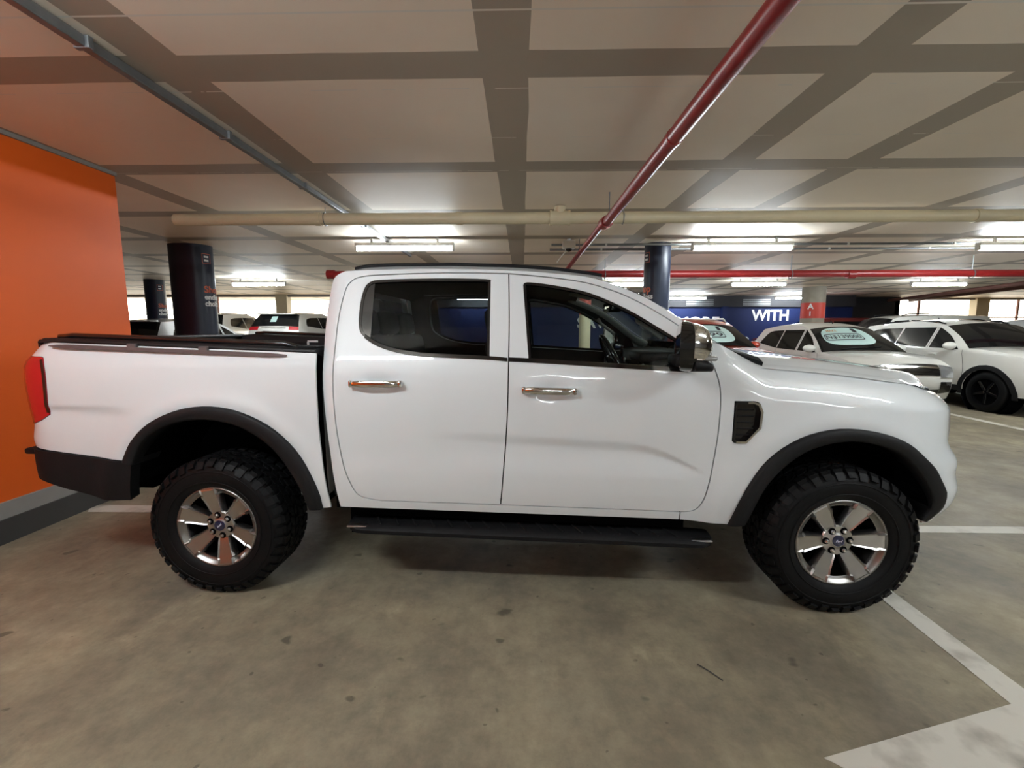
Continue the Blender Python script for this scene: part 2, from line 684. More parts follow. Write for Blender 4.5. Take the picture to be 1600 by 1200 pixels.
M['steel'] = pm('galvanised_steel', (0.24, 0.25, 0.26), 0.45, metal=0.7, noise=0.2, scale=12)
M['frame_red'] = pm('window_frame_brown', (0.22, 0.09, 0.07), 0.6, noise=0.1)
M['batten'] = pm('batten_white', (0.75, 0.75, 0.72), 0.5, noise=0.03)
M['orange_print'] = pm('orange_print', (0.62, 0.14, 0.07), 0.5, noise=0.03)
M['tube'] = pm('fluorescent_tube', (0.9, 0.9, 0.9), 0.4, emit=TUBE_COLOR, estr=TUBE_STRENGTH)

X0, X1, Y0, Y1 = -20.0, 26.0, -9.0, 22.0
fl = struct(make('floor', *(lambda m: (m.v, m.f))(MB().box(X0, X1, Y0, 30, -0.2, 0.0)), M['floor']))
struct(make('ceiling', *(lambda m: (m.v, m.f))(MB().box(X0, X1, Y0, Y1, CE, CE + 0.25)), M['ceiling']))

# painted bay lines on the floor (a millimetre of paint)
def line_quad(name, pts, par=fl):
    n = len(pts)
    v = [(p[0], p[1], 0.0005) for p in pts] + [(p[0], p[1], 0.0025) for p in pts]
    f = [tuple(range(n, 2 * n)), tuple(range(n - 1, -1, -1))] + [(i, (i + 1) % n, (i + 1) % n + n, i + n) for i in range(n)]
    mb = MB()
    mb.add(v, f)
    return mb.build(name, M['line'], par)
line_quad('bay_line', [(1.95, 2.40), (1.905, 1.62), (2.035, 1.62), (2.06, 2.40)])
line_quad('bay_line', [(2.05, 3.12), (2.05, 3.225), (5.6, 3.235), (5.6, 3.115)])
line_quad('bay_line', [(-3.46, 3.34), (-3.56, 3.48), (-2.5, 3.47), (-2.5, 3.34)])
line_quad('bay_line', [(7.17, 6.4), (7.30, 6.4), (7.42, 8.6), (7.29, 8.6)])
line_quad('bay_line', [(4.62, 6.4), (4.74, 6.4), (4.8, 8.6), (4.68, 8.6)])
line_quad('bay_line', [(10.05, 6.4), (10.17, 6.4), (10.2, 8.6), (10.08, 8.6)])
line_quad('painted_patch', [(1.03, 1.38), (1.905, 1.62), (2.035, 1.62), (2.035, 1.30), (2.3, 0.9), (1.5, 0.8), (1.08, 1.34)])
# a thin twig-like scrap on the floor
tag(MB().tube([(0.765, 1.80, 0.004), (0.80, 1.755, 0.006), (0.835, 1.71, 0.004)], 0.0028, 6).build('stick', M['kerb_dark']),
    'thin dark stick lying on the concrete in front of the pickup', 'stick')

# left wall: an orange block with a two-tone skirting
XW = -3.54
wl = struct(MB().box(-8.0, XW, Y0, 4.0, 0.0, CE).build('wall_left', M['orange']))
b1 = struct(MB().box(XW, XW + 0.025, Y0, 4.0, 0.165, 0.275).build('baseboard_left', M['kerb_grey']))
MB().box(XW, XW + 0.04, Y0, 4.0, 0.0, 0.165).build('kerb_strip', M['kerb_dark'], b1)
tr = struct(MB().box(XW, XW + 0.02, Y0, 4.0, CE - 0.03, CE).build('trim_1', M['kerb_grey']))

# walls closing the deck
struct(MB().box(X0, X1, Y0 - 0.2, Y0, 0, CE).build('wall_front', M['grey_wall']))
struct(MB().box(X1, X1 + 0.2, Y0, Y1, 0, CE).build('wall_right', M['grey_wall']))
struct(MB().box(X0 - 0.2, X0, Y0, Y1, 0, CE).build('wall_far_left', M['grey_wall']))
wb_ = struct(MB().box(-6.0, 13.6, YB, YB + 0.25, 0, CE).build('wall_back', M['navy']))
MB().box(-6.0, 13.6, YB - 0.12, YB, 2.33, CE).build('dark_soffit', M['wall_dark'], wb_)
for x in (8.35, 12.35, 5.2, -1.2):
    MB().box(x - 0.12, x + 0.12, YB - 0.16, YB, 0, 2.34).build('pilaster', M['navy'], wb_)
for x in (7.3, 9.6):
    for k in range(4):
        MB().box(x - 0.55, x + 0.55, YB - 0.15, YB - 0.12, 2.39 + k * 0.07, 2.42 + k * 0.07).build('vent_slat', M['steel'], wb_)
for s, x, wd, z in (('SAVE', 3.05, 1.52, 1.66), ('MORE', 7.3, 1.75, 1.68), ('WITH', 10.27, 1.52, 1.965)):
    text_mesh(s, 0.62, 'lettering', M['white_print'], wb_, (x, YB - 0.01, z), (PI / 2, 0, 0), bold=0.016, width=wd)
# step in the back wall on the right: dark recess, then the glazed end
struct(MB().box(13.6, 16.3, YB + 1.0, YB + 1.2, 0, CE).build('wall_recess', M['wall_dark']))
struct(MB().box(13.4, 13.6, YB + 0.25, YB + 1.2, 0, CE).build('wall_recess_side', M['wall_dark']))

def opening_wall(n, xa, xb, y, zs, zt, mull, frame_mat, posts):
    w = struct(MB().box(xa, xb, y, y + 0.2, 0, zs).box(xa, xb, y, y + 0.2, zt, CE).build('window_%d' % n, M['grey_wall']))
    for x, wd in posts:
        MB().box(x - wd / 2, x + wd / 2, y - 0.12, y + 0.22, 0, CE).build('pier', M['cream'] if wd > 0.3 else frame_mat, w)
    for x in mull:
        MB().box(x - 0.035, x + 0.035, y + 0.05, y + 0.12, zs, zt).build('mullion', frame_mat, w)
    MB().box(xa, xb, y + 0.05, y + 0.11, zs + 0.75, zs + 0.79).build('transom', frame_mat, w)
    return w
opening_wall(1, -20.0, -6.0, 18.0, 1.25, 2.70, (-18.2, -16.4, -14.6, -12.3), M['frame_red'], ((-9.6, 0.45), (-7.35, 0.28), (-13.2, 0.3)))
struct(MB().box(-6.2, -6.0, 18.0, YB + 0.25, 0, CE).build('wall_jog', M['grey_wall']))
opening_wall(2, 16.3, 26.0, YB + 1.5, 1.15, 2.70, (17.6, 21.9, 22.7, 23.5), M['frame_red'], ((20.2, 0.55), (23.0, 0.2), (16.4, 0.2)))
struct(MB().box(16.1, 16.3, YB + 1.0, YB + 1.7, 0, CE).build('wall_recess_end', M['wall_dark']))
struct(MB().box(-20, -6.2, 11.5, 18.0, 0.0, 0.30).build('floor_raised', M['concrete']))

# ------------------------------------------------------------------ columns
def oblong(cx, cy, hx, r, n=10):
    """outline of a column with rounded ends"""
    o = []
    for k in range(n + 1):
        a = -PI / 2 + PI * k / n
        o.append((cx + hx + r * math.cos(a), cy + r * math.sin(a)))
    for k in range(n + 1):
        a = PI / 2 + PI * k / n
        o.append((cx - hx + r * math.cos(a), cy + r * math.sin(a)))
    return o
def vprism(poly, z0, z1, name, mat, parent, smooth=35):
    n = len(poly)
    mb = MB()
    mb.add([(p[0], p[1], z0) for p in poly] + [(p[0], p[1], z1) for p in poly],
           [tuple(range(n - 1, -1, -1)), tuple(range(n, 2 * n))] + [(i, (i + 1) % n, (i + 1) % n + n, i + n) for i in range(n)])
    return mb.build(name, mat, parent, angle=smooth)

def navy_column(cx, cy, hx, r, label, words, ang, ea):
    c = empty('column', (cx, cy, 0))
    tag(c, label, 'column', 'columns of the parking deck')
    vprism(oblong(0, 0, hx, r, 12), 0, CE, 'shaft', M['navy_col'], c)
    for (s, z, sz, mt) in words:
        text_mesh(s, sz, 'lettering', mt, c, (0, 0, z), (0, 0, 0), bold=0.004, depth=0.003, align='LEFT', bend=(hx, 0, r + 0.001, ang))
    # framed emblem near the top
    for (da, dz, w, h) in ((0, 0.075, 0.13, 0.007), (0, -0.075, 0.13, 0.007)):
        mb = MB()
        mb.grid(lambda u, v: (hx + (r + 0.003) * math.cos(ea + u * w / r), (r + 0.003) * math.sin(ea + u * w / r), 2.57 + dz + (v - .5) * h), 8, 1)
        mb.build('emblem_line', M['orange_print'], c)
    for u in (0.0, 0.13):
        mb = MB()
        mb.grid(lambda a, v: (hx + (r + 0.003) * math.cos(ea + (u + a * .007) / r), (r + 0.003) * math.sin(ea + (u + a * .007) / r), 2.57 + (v - .5) * .157), 1, 1)
        mb.build('emblem_line', M['orange_print'], c)
    for dz in (0.03, -0.03):
        mb = MB()
        mb.grid(lambda a, v: (hx + (r + 0.003) * math.cos(ea + (0.03 + a * .07) / r), (r + 0.003) * math.sin(ea + (0.03 + a * .07) / r), 2.57 + dz + (v - .5) * .03), 4, 1)
        mb.build('emblem_bar', M['white_print'], c)
    return c
W3 = (('Shop', 2.075, 0.15, M['orange_print']), ('endless', 1.955, 0.115, M['white_print']), ('choices', 1.85, 0.115, M['white_print']))
navy_column(-5.43, 7.42, 0.07, 0.25, 'navy column with orange and white slogan, nearest to the orange wall', W3, -0.62, -0.60)
navy_column(2.17, 7.45, 0.0, 0.205, 'round navy column rising behind the pickup windscreen', W3, -3.75, -3.12)
navy_column(-10.25, 12.5, 0.0, 0.24, 'distant navy column glimpsed between orange wall and nearer navy column', W3, -0.72, -0.70)
def circle(r, n=28):
    return [(r * math.cos(2 * PI * k / n), r * math.sin(2 * PI * k / n)) for k in range(n)]
def band_column(cx, cy, r, z0, z1, shaft, label, words=()):
    c = empty('column', (cx, cy, 0))
    tag(c, label, 'column', 'columns of the parking deck')
    vprism(circle(r), 0, CE, 'shaft', shaft, c)
    vprism(circle(r + 0.004), z0, z1, 'colour_band', M['red_paint'], c)
    for s, z, sz, a in words:
        text_mesh(s, sz, 'lettering', M['white_print'], c, (0, 0, z), bold=0.006, depth=0.003, bend=(0, 0, r + 0.006, a))
band_column(9.58, 15.2, 0.34, 1.78, 2.28, M['concrete'], 'bare concrete column with red band marked A 1',
            (('A', 2.15, 0.24, -PI / 2 - 0.75), ('1', 1.92, 0.2, -PI / 2 - 0.75)))
band_column(1.98, 14.4, 0.18, 1.88, 2.45, M['cream'], 'cream column with red top band seen through the pickup front window')

# ------------------------------------------------------------------ pipes and conduits under the ceiling
bp_ = empty('drain_pipe', (0, 5.14, 2.66))
tag(bp_, 'beige plastic drain pipe running across under the ceiling', 'pipe')
MB().tube([(-3.9, 0, 0), (22, 0, 0)], 0.064, 16).build('pipe', M['beige_pipe'], bp_, angle=40)
for x in (-2.28, 4.9, -0.7):
    MB().tube([(x - 0.03, 0, 0), (x + 0.03, 0, 0)], 0.072, 16).build('coupling', M['beige_pipe'], bp_, angle=40)
MB().tube([(0.30, 0, 0), (0.52, 0, 0)], 0.076, 16).tube([(0.41, 0, 0.0), (0.41, 0.0, 0.12)], 0.06, 12).build('inspection_tee', M['beige_pipe'], bp_, angle=40)
for x in (0.31, 0.51):
    MB().tube([(x - 0.012, 0, 0), (x + 0.012, 0, 0)], 0.082, 16).build('collar', M['beige_pipe'], bp_, angle=40)
for x in (-2.2, 1.1, 6.0, 10.0):
    mb = MB()
    mb.tube([(x, 0.07 * math.sin(a), 0.07 * math.cos(a)) for a in np.linspace(0, 2 * PI, 17)], 0.005, 6, cap=False)
    mb.tube([(x, 0, 0.07), (x, 0, 0.13)], 0.005, 6).build('hanger', M['steel'], bp_)

rp = empty('sprinkler_pipe', (0.86, 0, 2.53))
tag(rp, 'thick red sprinkler pipe running away overhead to the back', 'pipe', 'red sprinkler pipes')
MB().tube([(0, Y0 + 0.1, 0), (0, 4.78, 0)], 0.046, 18).build('pipe', M['red_pipe'], rp, angle=40)
MB().tube([(0, 4.78, 0), (-0.03, 4.9, 0), (-0.08, 8.585, -0.05)], [0.046, 0.034, 0.034], 14).build('thin_pipe', M['red_pipe'], rp, angle=40)
MB().tube([(0, 4.74, 0), (-0.015, 4.85, 0)], 0.062, 16).build('reducer', M['red_pipe'], rp, angle=40)
MB().tube([(0, 2.7, 0), (0, 2.75, 0)], 0.05, 16).build('coupling', M['red_pipe'], rp, angle=40)
for y in (4.65, 7.0):
    MB().tube([(0, y, 0.02), (0, y, CE - 2.53)], 0.006, 6).build('hanger', M['steel'], rp)
rt = empty('sprinkler_main', (0, 8.66, 2.45))
tag(rt, 'long dark red sprinkler main crossing behind the pickup roof', 'pipe', 'red sprinkler pipes')
MB().tube([(-3.65, 0, 0.02), (22, 0, 0.0)], 0.066, 16).build('pipe', M['red_pipe'], rt, angle=40)
MB().tube([(-3.72, 0, 0.02), (-3.58, 0, 0.02)], 0.085, 16).build('end_cap', M['red_pipe'], rt, angle=40)
for x in (-3.3, 6.1, 0.4):
    MB().tube([(x - 0.07, 0, 0.0), (x + 0.07, 0, 0.0)], 0.08, 16).build('coupling', M['red_pipe'], rt, angle=40)
for x in (1.55, 5.0, 8.3, 11.0):
    MB().tube([(x, 0, 0.05), (x, 0, 0.34)], 0.008, 6).build('hanger', M['steel'], rt)
    mb = MB()
    mb.tube([(x, 0.075 * math.sin(a), 0.075 * math.cos(a)) for a in np.linspace(0, 2 * PI, 15)], 0.009, 6, cap=False).build('hanger_ring', M['steel'], rt)

cd = empty('cable_conduit', (-2.03, 0, CE - 0.03))
tag(cd, 'grey conduit fixed to the ceiling, running back from the upper left corner', 'conduit', 'ceiling conduits')
MB().rbox((0, 1.8, 0), (0.045, 13.0, 0.05), 0.006).build('conduit', M['steel'], cd)
for y in (2.2, 3.2, 4.3, 5.9):
    MB().rbox((0, y, 0), (0.075, 0.03, 0.056), 0.004).build('clip', M['steel'], cd)
for y, z, xa, xb, lb in ((7.22, CE - 0.045, 0.45, 20, 'long thin dark conduit across the ceiling behind the dome camera'),
                         (7.65, CE - 0.045, 0.45, 20, 'second thin dark conduit across the ceiling, just beyond the first')):
    q = empty('cable_conduit', (0, y, z))
    tag(q, lb, 'conduit', 'ceiling conduits')
    MB().tube([(xa, 0, 0), (xb, 0, 0)], 0.018, 8).build('conduit', M['steel'], q, angle=50)
    for x in (1.3, 3.1, 5.0, 6.6, 9.2):
        MB().rbox((x, 0, 0.0), (0.03, 0.05, 0.04), 0.004).build('clip', M['batten'], q)
for x, lb in ((11.2, 'dark pipe under the ceiling running to the bright right-hand windows'), (12.1, 'second dark pipe alongside, nearer the right-hand windows')):
    q = empty('roof_pipe', (x, 0, CE - 0.12))
    tag(q, lb, 'pipe', 'dark pipes at the right')
    MB().tube([(1.2, 8.5, 0.02), (4.6, 20.0, -0.03)], 0.06, 10).build('pipe', M['frame_red'], q, angle=40)
    MB().tube([(1.8, 10.5, 0.015), (1.9, 10.7, 0.015)], 0.075, 10).build('coupling', M['frame_red'], q, angle=40)

dc = empty('dome_camera', (0.70, 7.0, CE))
tag(dc, 'white dome security camera hanging from the ceiling beside the red pipe', 'camera')
MB().rbox((0, 0, -0.085), (0.19, 0.16, 0.12), 0.02).tube([(0, 0, 0), (0, 0, -0.05)], 0.03, 10).build('housing', M['batten'], dc, angle=40)
mb = MB()
mb.grid(lambda u, v: (0.055 * math.cos(2 * PI * u) * math.cos(v * PI / 2), 0.055 * math.sin(2 * PI * u) * math.cos(v * PI / 2), -0.135 - 0.055 * math.sin(v * PI / 2)), 16, 6)
mb.build('dome', M['gloss_black'], dc, smooth=True)
MB().tube([(-0.02, 0.0, -0.15), (-0.10, 0.05, -0.24), (-0.17, 0.1, -0.33)], 0.008, 6).build('cable', M['batten'], dc)

# ------------------------------------------------------------------ fluorescent battens
def ceiling_light(x, y, label, z=2.63, rz=0.0, ln=1.42, drop=True):
    t = empty('ceiling_light', (x, y, z), rz)
    tag(t, label, 'light', 'fluorescent ceiling lights')
    h = ln / 2
    MB().rbox((0, 0, 0.062), (ln + 0.06, 0.09, 0.05), 0.008).build('batten', M['batten'], t)
    MB().tube([(-h, 0, 0), (h, 0, 0)], 0.030, 12).build('tube', M['tube'], t, smooth=False)
    for s in (-1, 1):
        MB().rbox((s * (h + 0.018), 0, 0.012), (0.035, 0.07, 0.085), 0.008).build('end_cap', M['batten'], t)
    for s in (-0.35, 0.35):
        MB().box(s * ln - 0.015, s * ln + 0.015, -0.015, 0.015, 0.06, CE - z).build('bracket', M['batten'], t)
    return t
for x, y, lb in ((-1.76, 6.85, 'lit fluorescent batten above the pickup cab roof'),
                 (3.26, 6.93, 'lit fluorescent batten right of the round navy column'),
                 (7.5, 7.02, 'lit fluorescent batten at the right edge of the ceiling'),
                 (-7.16, 12.25, 'distant lit batten right of the nearer navy slogan column'),
                 (2.8, 12.5, 'distant lit batten just left of the round navy column'),
                 (6.41, 12.56, 'distant lit batten below the red main, right of the round navy column'),
                 (11.3, 12.67, 'distant lit batten below the red main at the far right'),
                 (6.57, 18.3, 'farthest lit batten before the navy wall near the round column'),
                 (10.75, 18.3, 'farthest lit batten above the word WITH'),
                 (-1.92, 18.3, 'farthest lit batten seen through the pickup rear window'),
                 (3.2, 0.45, 'fluorescent batten overhead between the camera and the pickup bonnet'),
                 (-1.76, 0.45, 'fluorescent batten overhead between the camera and the pickup bed'),
                 (8.2, 0.45, 'fluorescent batten overhead, out beyond the pickup nose'),
                 (0.6, -5.4, 'fluorescent batten behind the viewer'),
                 (6.0, -5.4, 'fluorescent batten behind the viewer on the right')):
    ceiling_light(x, y, lb)

# ================================================================== THE PICKUP
# local frame: x forward, y to the far side, z up; origin on the ground midway between the axles
TR = empty('pickup_truck', (0.00633, 3.1778, 0.0), -0.0323176)
tag(TR, 'large white double-cab pickup truck parked side-on in the foreground', 'pickup truck')

# half-width of the body by height, one table for each region
W_cab = Tab([.30, .44, .52, .60, .70, .80, .92, 1.05, 1.15, 1.22, 1.28, 1.34, 1.76, 1.80, 1.84],
            [.86, .905, .925, .938, .944, .942, .948, .950, .946, .937, .920, .898, .736, .70, .62], 0.012)
W_bed = Tab([.30, .44, .52, .60, .70, .80, .92, 1.05, 1.15, 1.25, 1.34, 1.40],
            [.86, .905, .925, .938, .944, .942, .948, .950, .947, .940, .918, .895], 0.009)
W_fen = Tab([.30, .44, .52, .60, .70, .80, .92, 1.05, 1.095, 1.15, 1.20, 1.235, 1.255, 1.265],
            [.86, .905, .925, .938, .944, .944, .949, .950, .949, .931, .905, .872, .835, .80], 0.010)
fen_top = Tab([.95, 1.06, 1.147, 1.227, 1.415, 1.633, 1.88, 2.0, 2.1, 2.2, 2.6],
              [1.375, 1.335, 1.302, 1.276, 1.261, 1.24, 1.205, 1.189, 1.172, 1.147, 1.10], 0.03)

def arc_table(pts):
    """plan curve (x, inset) -> functions of arc length u (u = x at the first point)"""
    q = spl(pts, 8)
    u = [q[0][0]]
    for a, b in zip(q, q[1:]):
        u.append(u[-1] + math.hypot(b[0] - a[0], b[1] - a[1]))
    return Tab(u, [p[0] for p in q], 0.02), Tab(u, [p[1] for p in q], 0.02), u[-1]
FX, FI, FU = arc_table([(1.75, 0), (1.9, .006), (2.02, .024), (2.12, .064), (2.19, .12), (2.25, .2), (2.31, .34), (2.36, .55), (2.385, .75), (2.39, .95)])
_rx, _ri, RU = arc_table([(2.5, 0), (2.6, .006), (2.67, .03), (2.715, .075), (2.74, .14), (2.752, .25), (2.756, .5), (2.757, .95)])
E_front = Tab([.36, .42, .46, .55, .635, .69, .72, .755, .79, .83, .88, 1.05, 1.1, 1.16, 1.2],
              [-.10, -.05, 0.0, .068, .085, .066, .060, .068, .058, .025, 0, -.01, -.03, -.09, -.16], 0.012)
E_rear = Tab([.5, .80, .84, .93, 1.05, 1.15, 1.27, 1.30, 1.38, 1.42], [.02, .012, 0, .025, .01, 0, 0.0, .035, .095, .12], 0.012)

crease = Tab([-.80, -.689, -.355, -.027, .3, .618, .714, .80, .941, 1.0], [.948, .944, .924, .908, .890, .871, .845, .808, .733, .70], 0.03)
HANDLES = ((-0.72, 1.172), (0.16, 1.143))

def dent(x, z):
    """pressed character line of the doors: step below the line, then easing back out"""
    if -0.8 < x < 1.0:
        zc = crease(x)
        z2 = 0.70 - 0.025 * (x + 0.1)
        if z2 < z < zc + 0.01:
            A = 0.013 * sstep(-0.78, 0.35, x) * (1 - sstep(0.78, 0.97, x))
            t = (zc - z) / max(0.02, zc - z2)
            return -A * sstep(-0.05, 0.24, t) * (1 - sstep(0.12, 1.0, t))
    return 0.0

def scoop(x, z):
    d = 0.0
    for hx, hz in HANDLES:
        a = ((x - hx) / 0.075) ** 2 + ((z - hz) / 0.043) ** 2
        if a < 9:
            d -= 0.017 * math.exp(-a * 1.1)
    return d

def S_cab(x, z):
    w = W_cab(z) + dent(x, z) + scoop(x, z)
    if x < -0.93:
        w -= 4.2 * (x + 0.93) ** 2
    return (x, -w, z)

def arch_swell(x, z, cx, cz, r):
    d = math.hypot(x - cx, (z - cz))
    return 0.010 * math.exp(-((d - r) / 0.05) ** 2)

def S_bed(u, z):
    w = W_bed(z)
    if -2.62 < u < -1.9 and 0.78 < z < 1.06:
        A = 0.013 * sstep(-2.66, -2.45, u) * (1 - sstep(-2.28, -1.98, u))
        zc = 1.035 + 0.06 * (-2.3 - u) * 0.3
        t = (zc - z) / 0.24
        if t > -0.05:
            w -= A * sstep(-0.03, 0.14, t) * (1 - sstep(0.15, 1.0, t))
    w += arch_swell(u, z, -1.63, 0.46, 0.62)
    if u < -2.45:
        a = -u
        x, i = -_rx(a), _ri(a)
        x += E_rear(z) * sstep(-2.45, -2.62, u) if False else E_rear(z) * sstep(2.45, 2.66, a)
        return (x, -(w - i * w / 0.945), z)
    return (u, -w, z)

def S_fen(u, z):
    x, i = (u, 0.0) if u < 1.75 else (FX(u), FI(u))
    ze = z - (fen_top(min(x, 2.2)) - 1.262) * sstep(0.95, 1.16, z)
    w = W_fen(ze)
    k = sstep(1.0, 1.28, x)
    if k < 1:
        w = W_cab(z) * (1 - k) + w * k
    w += arch_swell(u, z, 1.60, 0.40, 0.60)
    if u > 1.75:
        e = E_front(z) * sstep(1.9, 2.22, u)
        return (x + e, -(w - i * w / 0.945), z)
    return (x, -w, z)

# ---- outlines in metres -------------------------------------------------
D_REAR = path([(-0.055, 1.741), (-0.382, 1.747), (-0.73, 1.739), (-0.86, 1.727), (-0.91, 1.699), (-0.934, 1.65), (-0.953, 1.50), (-0.952, 1.297),
               (-0.949, 1.10), (-0.940, 0.93), (-0.919, 0.761), (-0.885, 0.645), (-0.835, 0.566), (-0.72, 0.541)],
              [(-0.72, 0.541), (-0.088, 0.532)], [(-0.088, 0.532), (-0.072, 0.708), (-0.049, 1.044), (-0.046, 1.43), (-0.055, 1.741)])
D_FRONT = path([(-0.088, 0.532), (-0.072, 0.708), (-0.049, 1.044), (-0.046, 1.43), (-0.055, 1.741)][::-1],
               [(-0.088, 0.532), (0.86, 0.514)],
               [(0.86, 0.514), (0.905, 0.524), (0.938, 0.56), (0.963, 0.642), (0.989, 0.826), (1.0, 0.991), (0.999, 1.134), (0.98, 1.227), (0.941, 1.326), (0.895, 1.396)],
               [(0.895, 1.396), (0.871, 1.42), (0.75, 1.507), (0.562, 1.616), (0.366, 1.685), (0.166, 1.718), (-0.055, 1.741)])
DOOR_TOP = [(0.895, 1.396), (0.871, 1.42), (0.75, 1.507), (0.562, 1.616), (0.366, 1.685), (0.166, 1.718), (-0.055, 1.741)]
DOOR_BACK = [(-0.055, 1.741), (-0.382, 1.747), (-0.73, 1.739), (-0.86, 1.727), (-0.91, 1.699), (-0.934, 1.65), (-0.953, 1.50), (-0.952, 1.297),
             (-0.949, 1.10), (-0.940, 0.93), (-0.919, 0.761), (-0.885, 0.645), (-0.835, 0.566), (-0.72, 0.541)]
CAB_REAR = [(-0.955, 0.497), (-0.988, 0.76), (-1.012, 1.035), (-1.027, 1.297), (-1.041, 1.429), (-1.044, 1.564), (-1.034, 1.686), (-1.012, 1.735), (-0.945, 1.765)]
ROOF_E = [(-0.945, 1.765), (-0.735, 1.772), (-0.384, 1.773), (-0.038, 1.761), (0.199, 1.742), (0.40, 1.713), (0.627, 1.626), (0.783, 1.530), (0.933, 1.420), (1.0, 1.378)]
CAB = path([(0.84, 0.467), (-0.955, 0.497)], CAB_REAR, ROOF_E, [(1.0, 1.378), (0.90, 1.392)], DOOR_TOP, DOOR_BACK,
           [(-0.72, 0.541), (-0.088, 0.532), (0.84, 0.5145)])
WIN_R = path([(-0.143, 1.297), (-0.30, 1.304), (-0.49, 1.313), (-0.625, 1.332), (-0.729, 1.364), (-0.801, 1.406), (-0.836, 1.452), (-0.845, 1.564), (-0.832, 1.662),
              (-0.80, 1.702), (-0.728, 1.713), (-0.449, 1.718), (-0.18, 1.713), (-0.150, 1.700)], [(-0.150, 1.700), (-0.143, 1.297)])
WIN_F = path([(0.056, 1.284), (0.35, 1.268), (0.609, 1.253), (0.80, 1.243)], [(0.80, 1.243), (0.812, 1.392)],
             [(0.812, 1.392), (0.715, 1.455), (0.559, 1.550), (0.365, 1.637), (0.166, 1.680), (0.045, 1.694), (0.022, 1.680)], [(0.022, 1.680), (0.056, 1.284)])
FLARE_R_O = [(-2.129, 0.740), (-2.064, 0.852), (-1.945, 0.957), (-1.779, 1.028), (-1.603, 1.047), (-1.432, 1.014), (-1.265, 0.924), (-1.137, 0.779), (-1.06, 0.606), (-1.046, 0.488)]
FLARE_R_I = [(-2.072, 0.720), (-2.001, 0.845), (-1.885, 0.928), (-1.75, 0.966), (-1.61, 0.972), (-1.455, 0.938), (-1.315, 0.848), (-1.215, 0.725), (-1.15, 0.59), (-1.125, 0.482)]
FLARE_F_O = [(1.086, 0.442), (1.146, 0.634), (1.243, 0.801), (1.388, 0.916), (1.565, 0.967), (1.745, 0.953), (1.899, 0.898), (2.014, 0.798), (2.09, 0.67), (2.112, 0.556), (2.085, 0.475)]
FLARE_F_I = [(1.172, 0.448), (1.229, 0.632), (1.318, 0.762), (1.445, 0.860), (1.60, 0.902), (1.745, 0.890), (1.865, 0.843), (1.960, 0.755), (2.022, 0.645), (2.046, 0.551), (2.030, 0.490)]
mid = lambda A, B, t: [(a[0] * (1 - t) + b[0] * t, a[1] * (1 - t) + b[1] * t) for a, b in zip(A, B)]
CUT_R, CUT_F = mid(FLARE_R_O, FLARE_R_I, .5), mid(FLARE_F_O, FLARE_F_I, .5)

BED = path([(-3.2, 0.838), (-2.66, 0.800), (-2.10, 0.738)], CUT_R, [CUT_R[-1], (-0.996, 0.497)],
           [(-0.996, 0.497), (-1.016, 0.69), (-1.032, 0.864), (-1.036, 1.168), (-1.038, 1.327)],
           [(-1.038, 1.327), (-1.361, 1.339), (-1.709, 1.351), (-2.063, 1.364), (-2.42, 1.378), (-2.66, 1.387), (-3.2, 1.387)], [(-3.2, 1.387), (-3.2, 0.838)])
TAIL = path([(-2.575, 1.300), (-2.545, 1.292), (-2.523, 1.250), (-2.515, 1.157), (-2.520, 1.04), (-2.528, 0.992)],
            [(-2.528, 0.992), (-2.60, 0.956), (-2.68, 0.936)], [(-2.68, 0.936), (-2.80, 0.945), (-2.84, 1.1), (-2.83, 1.27), (-2.75, 1.302)], [(-2.75, 1.302), (-2.575, 1.300)])
BUMPER_R = path([(-3.3, 0.80), (-2.66, 0.795), (-2.075, 0.733)], [(-2.075, 0.733), (-2.10, 0.62), (-2.12, 0.520)],
                [(-2.12, 0.520), (-2.25, 0.520), (-2.34, 0.545), (-2.5, 0.588), (-2.66, 0.625), (-2.9, 0.64), (-3.3, 0.64)], [(-3.3, 0.64), (-3.3, 0.80)])
FEN = path([(0.84, 0.467), (0.84, 0.5145)],
           [(0.86, 0.514), (0.905, 0.524), (0.938, 0.56), (0.963, 0.642), (0.989, 0.826), (1.0, 0.991), (0.999, 1.134), (0.98, 1.227), (0.941, 1.326), (0.895, 1.396)],
           [(0.895, 1.396), (1.0, 1.378)],
           [(1.0, 1.378), (1.06, 1.348), (1.147, 1.304), (1.227, 1.277), (1.415, 1.262), (1.633, 1.241), (1.88, 1.206), (2.0, 1.190), (2.1, 1.173), (2.2, 1.148), (2.32, 1.115), (2.62, 1.10)],
           [(2.62, 1.10), (2.62, 0.435)], [(2.62, 0.435), (2.25, 0.437), (2.085, 0.455)], CUT_F[::-1], [CUT_F[0], (1.093, 0.443)], [(1.093, 0.443), (0.84, 0.467)])

G = 0.0030
panel('cab_side', inset(CAB, G), S_cab, M['paint'], TR, mirror=True, grid=0.03)
rear_doors = panel('rear_door', inset(D_REAR, G), S_cab, M['paint'], TR, holes=[WIN_R], mirror=True, grid=0.016, edge=0.02, thick=0.02)
front_doors = panel('front_door', inset(D_FRONT, G), S_cab, M['paint'], TR, holes=[WIN_F], mirror=True, grid=0.016, edge=0.02, thick=0.02)
VENT = path([(1.071, 1.094), (1.16, 1.094)], [(1.16, 1.094), (1.187, 1.085), (1.204, 1.045)], [(1.204, 1.045), (1.199, 0.965)], [(1.199, 0.965), (1.134, 0.888)],
            [(1.134, 0.888), (1.086, 0.889), (1.070, 0.900)], [(1.070, 0.900), (1.071, 1.094)])
panel('front_fender', inset(FEN, G), S_fen, M['paint'], TR, holes=[inset(VENT, -0.004)], mirror=True, grid=0.022, edge=0.025)
panel('bed_side', inset(BED, G), S_bed, M['paint'], TR, holes=[inset(TAIL, -0.003)], mirror=True, grid=0.024, edge=0.025)
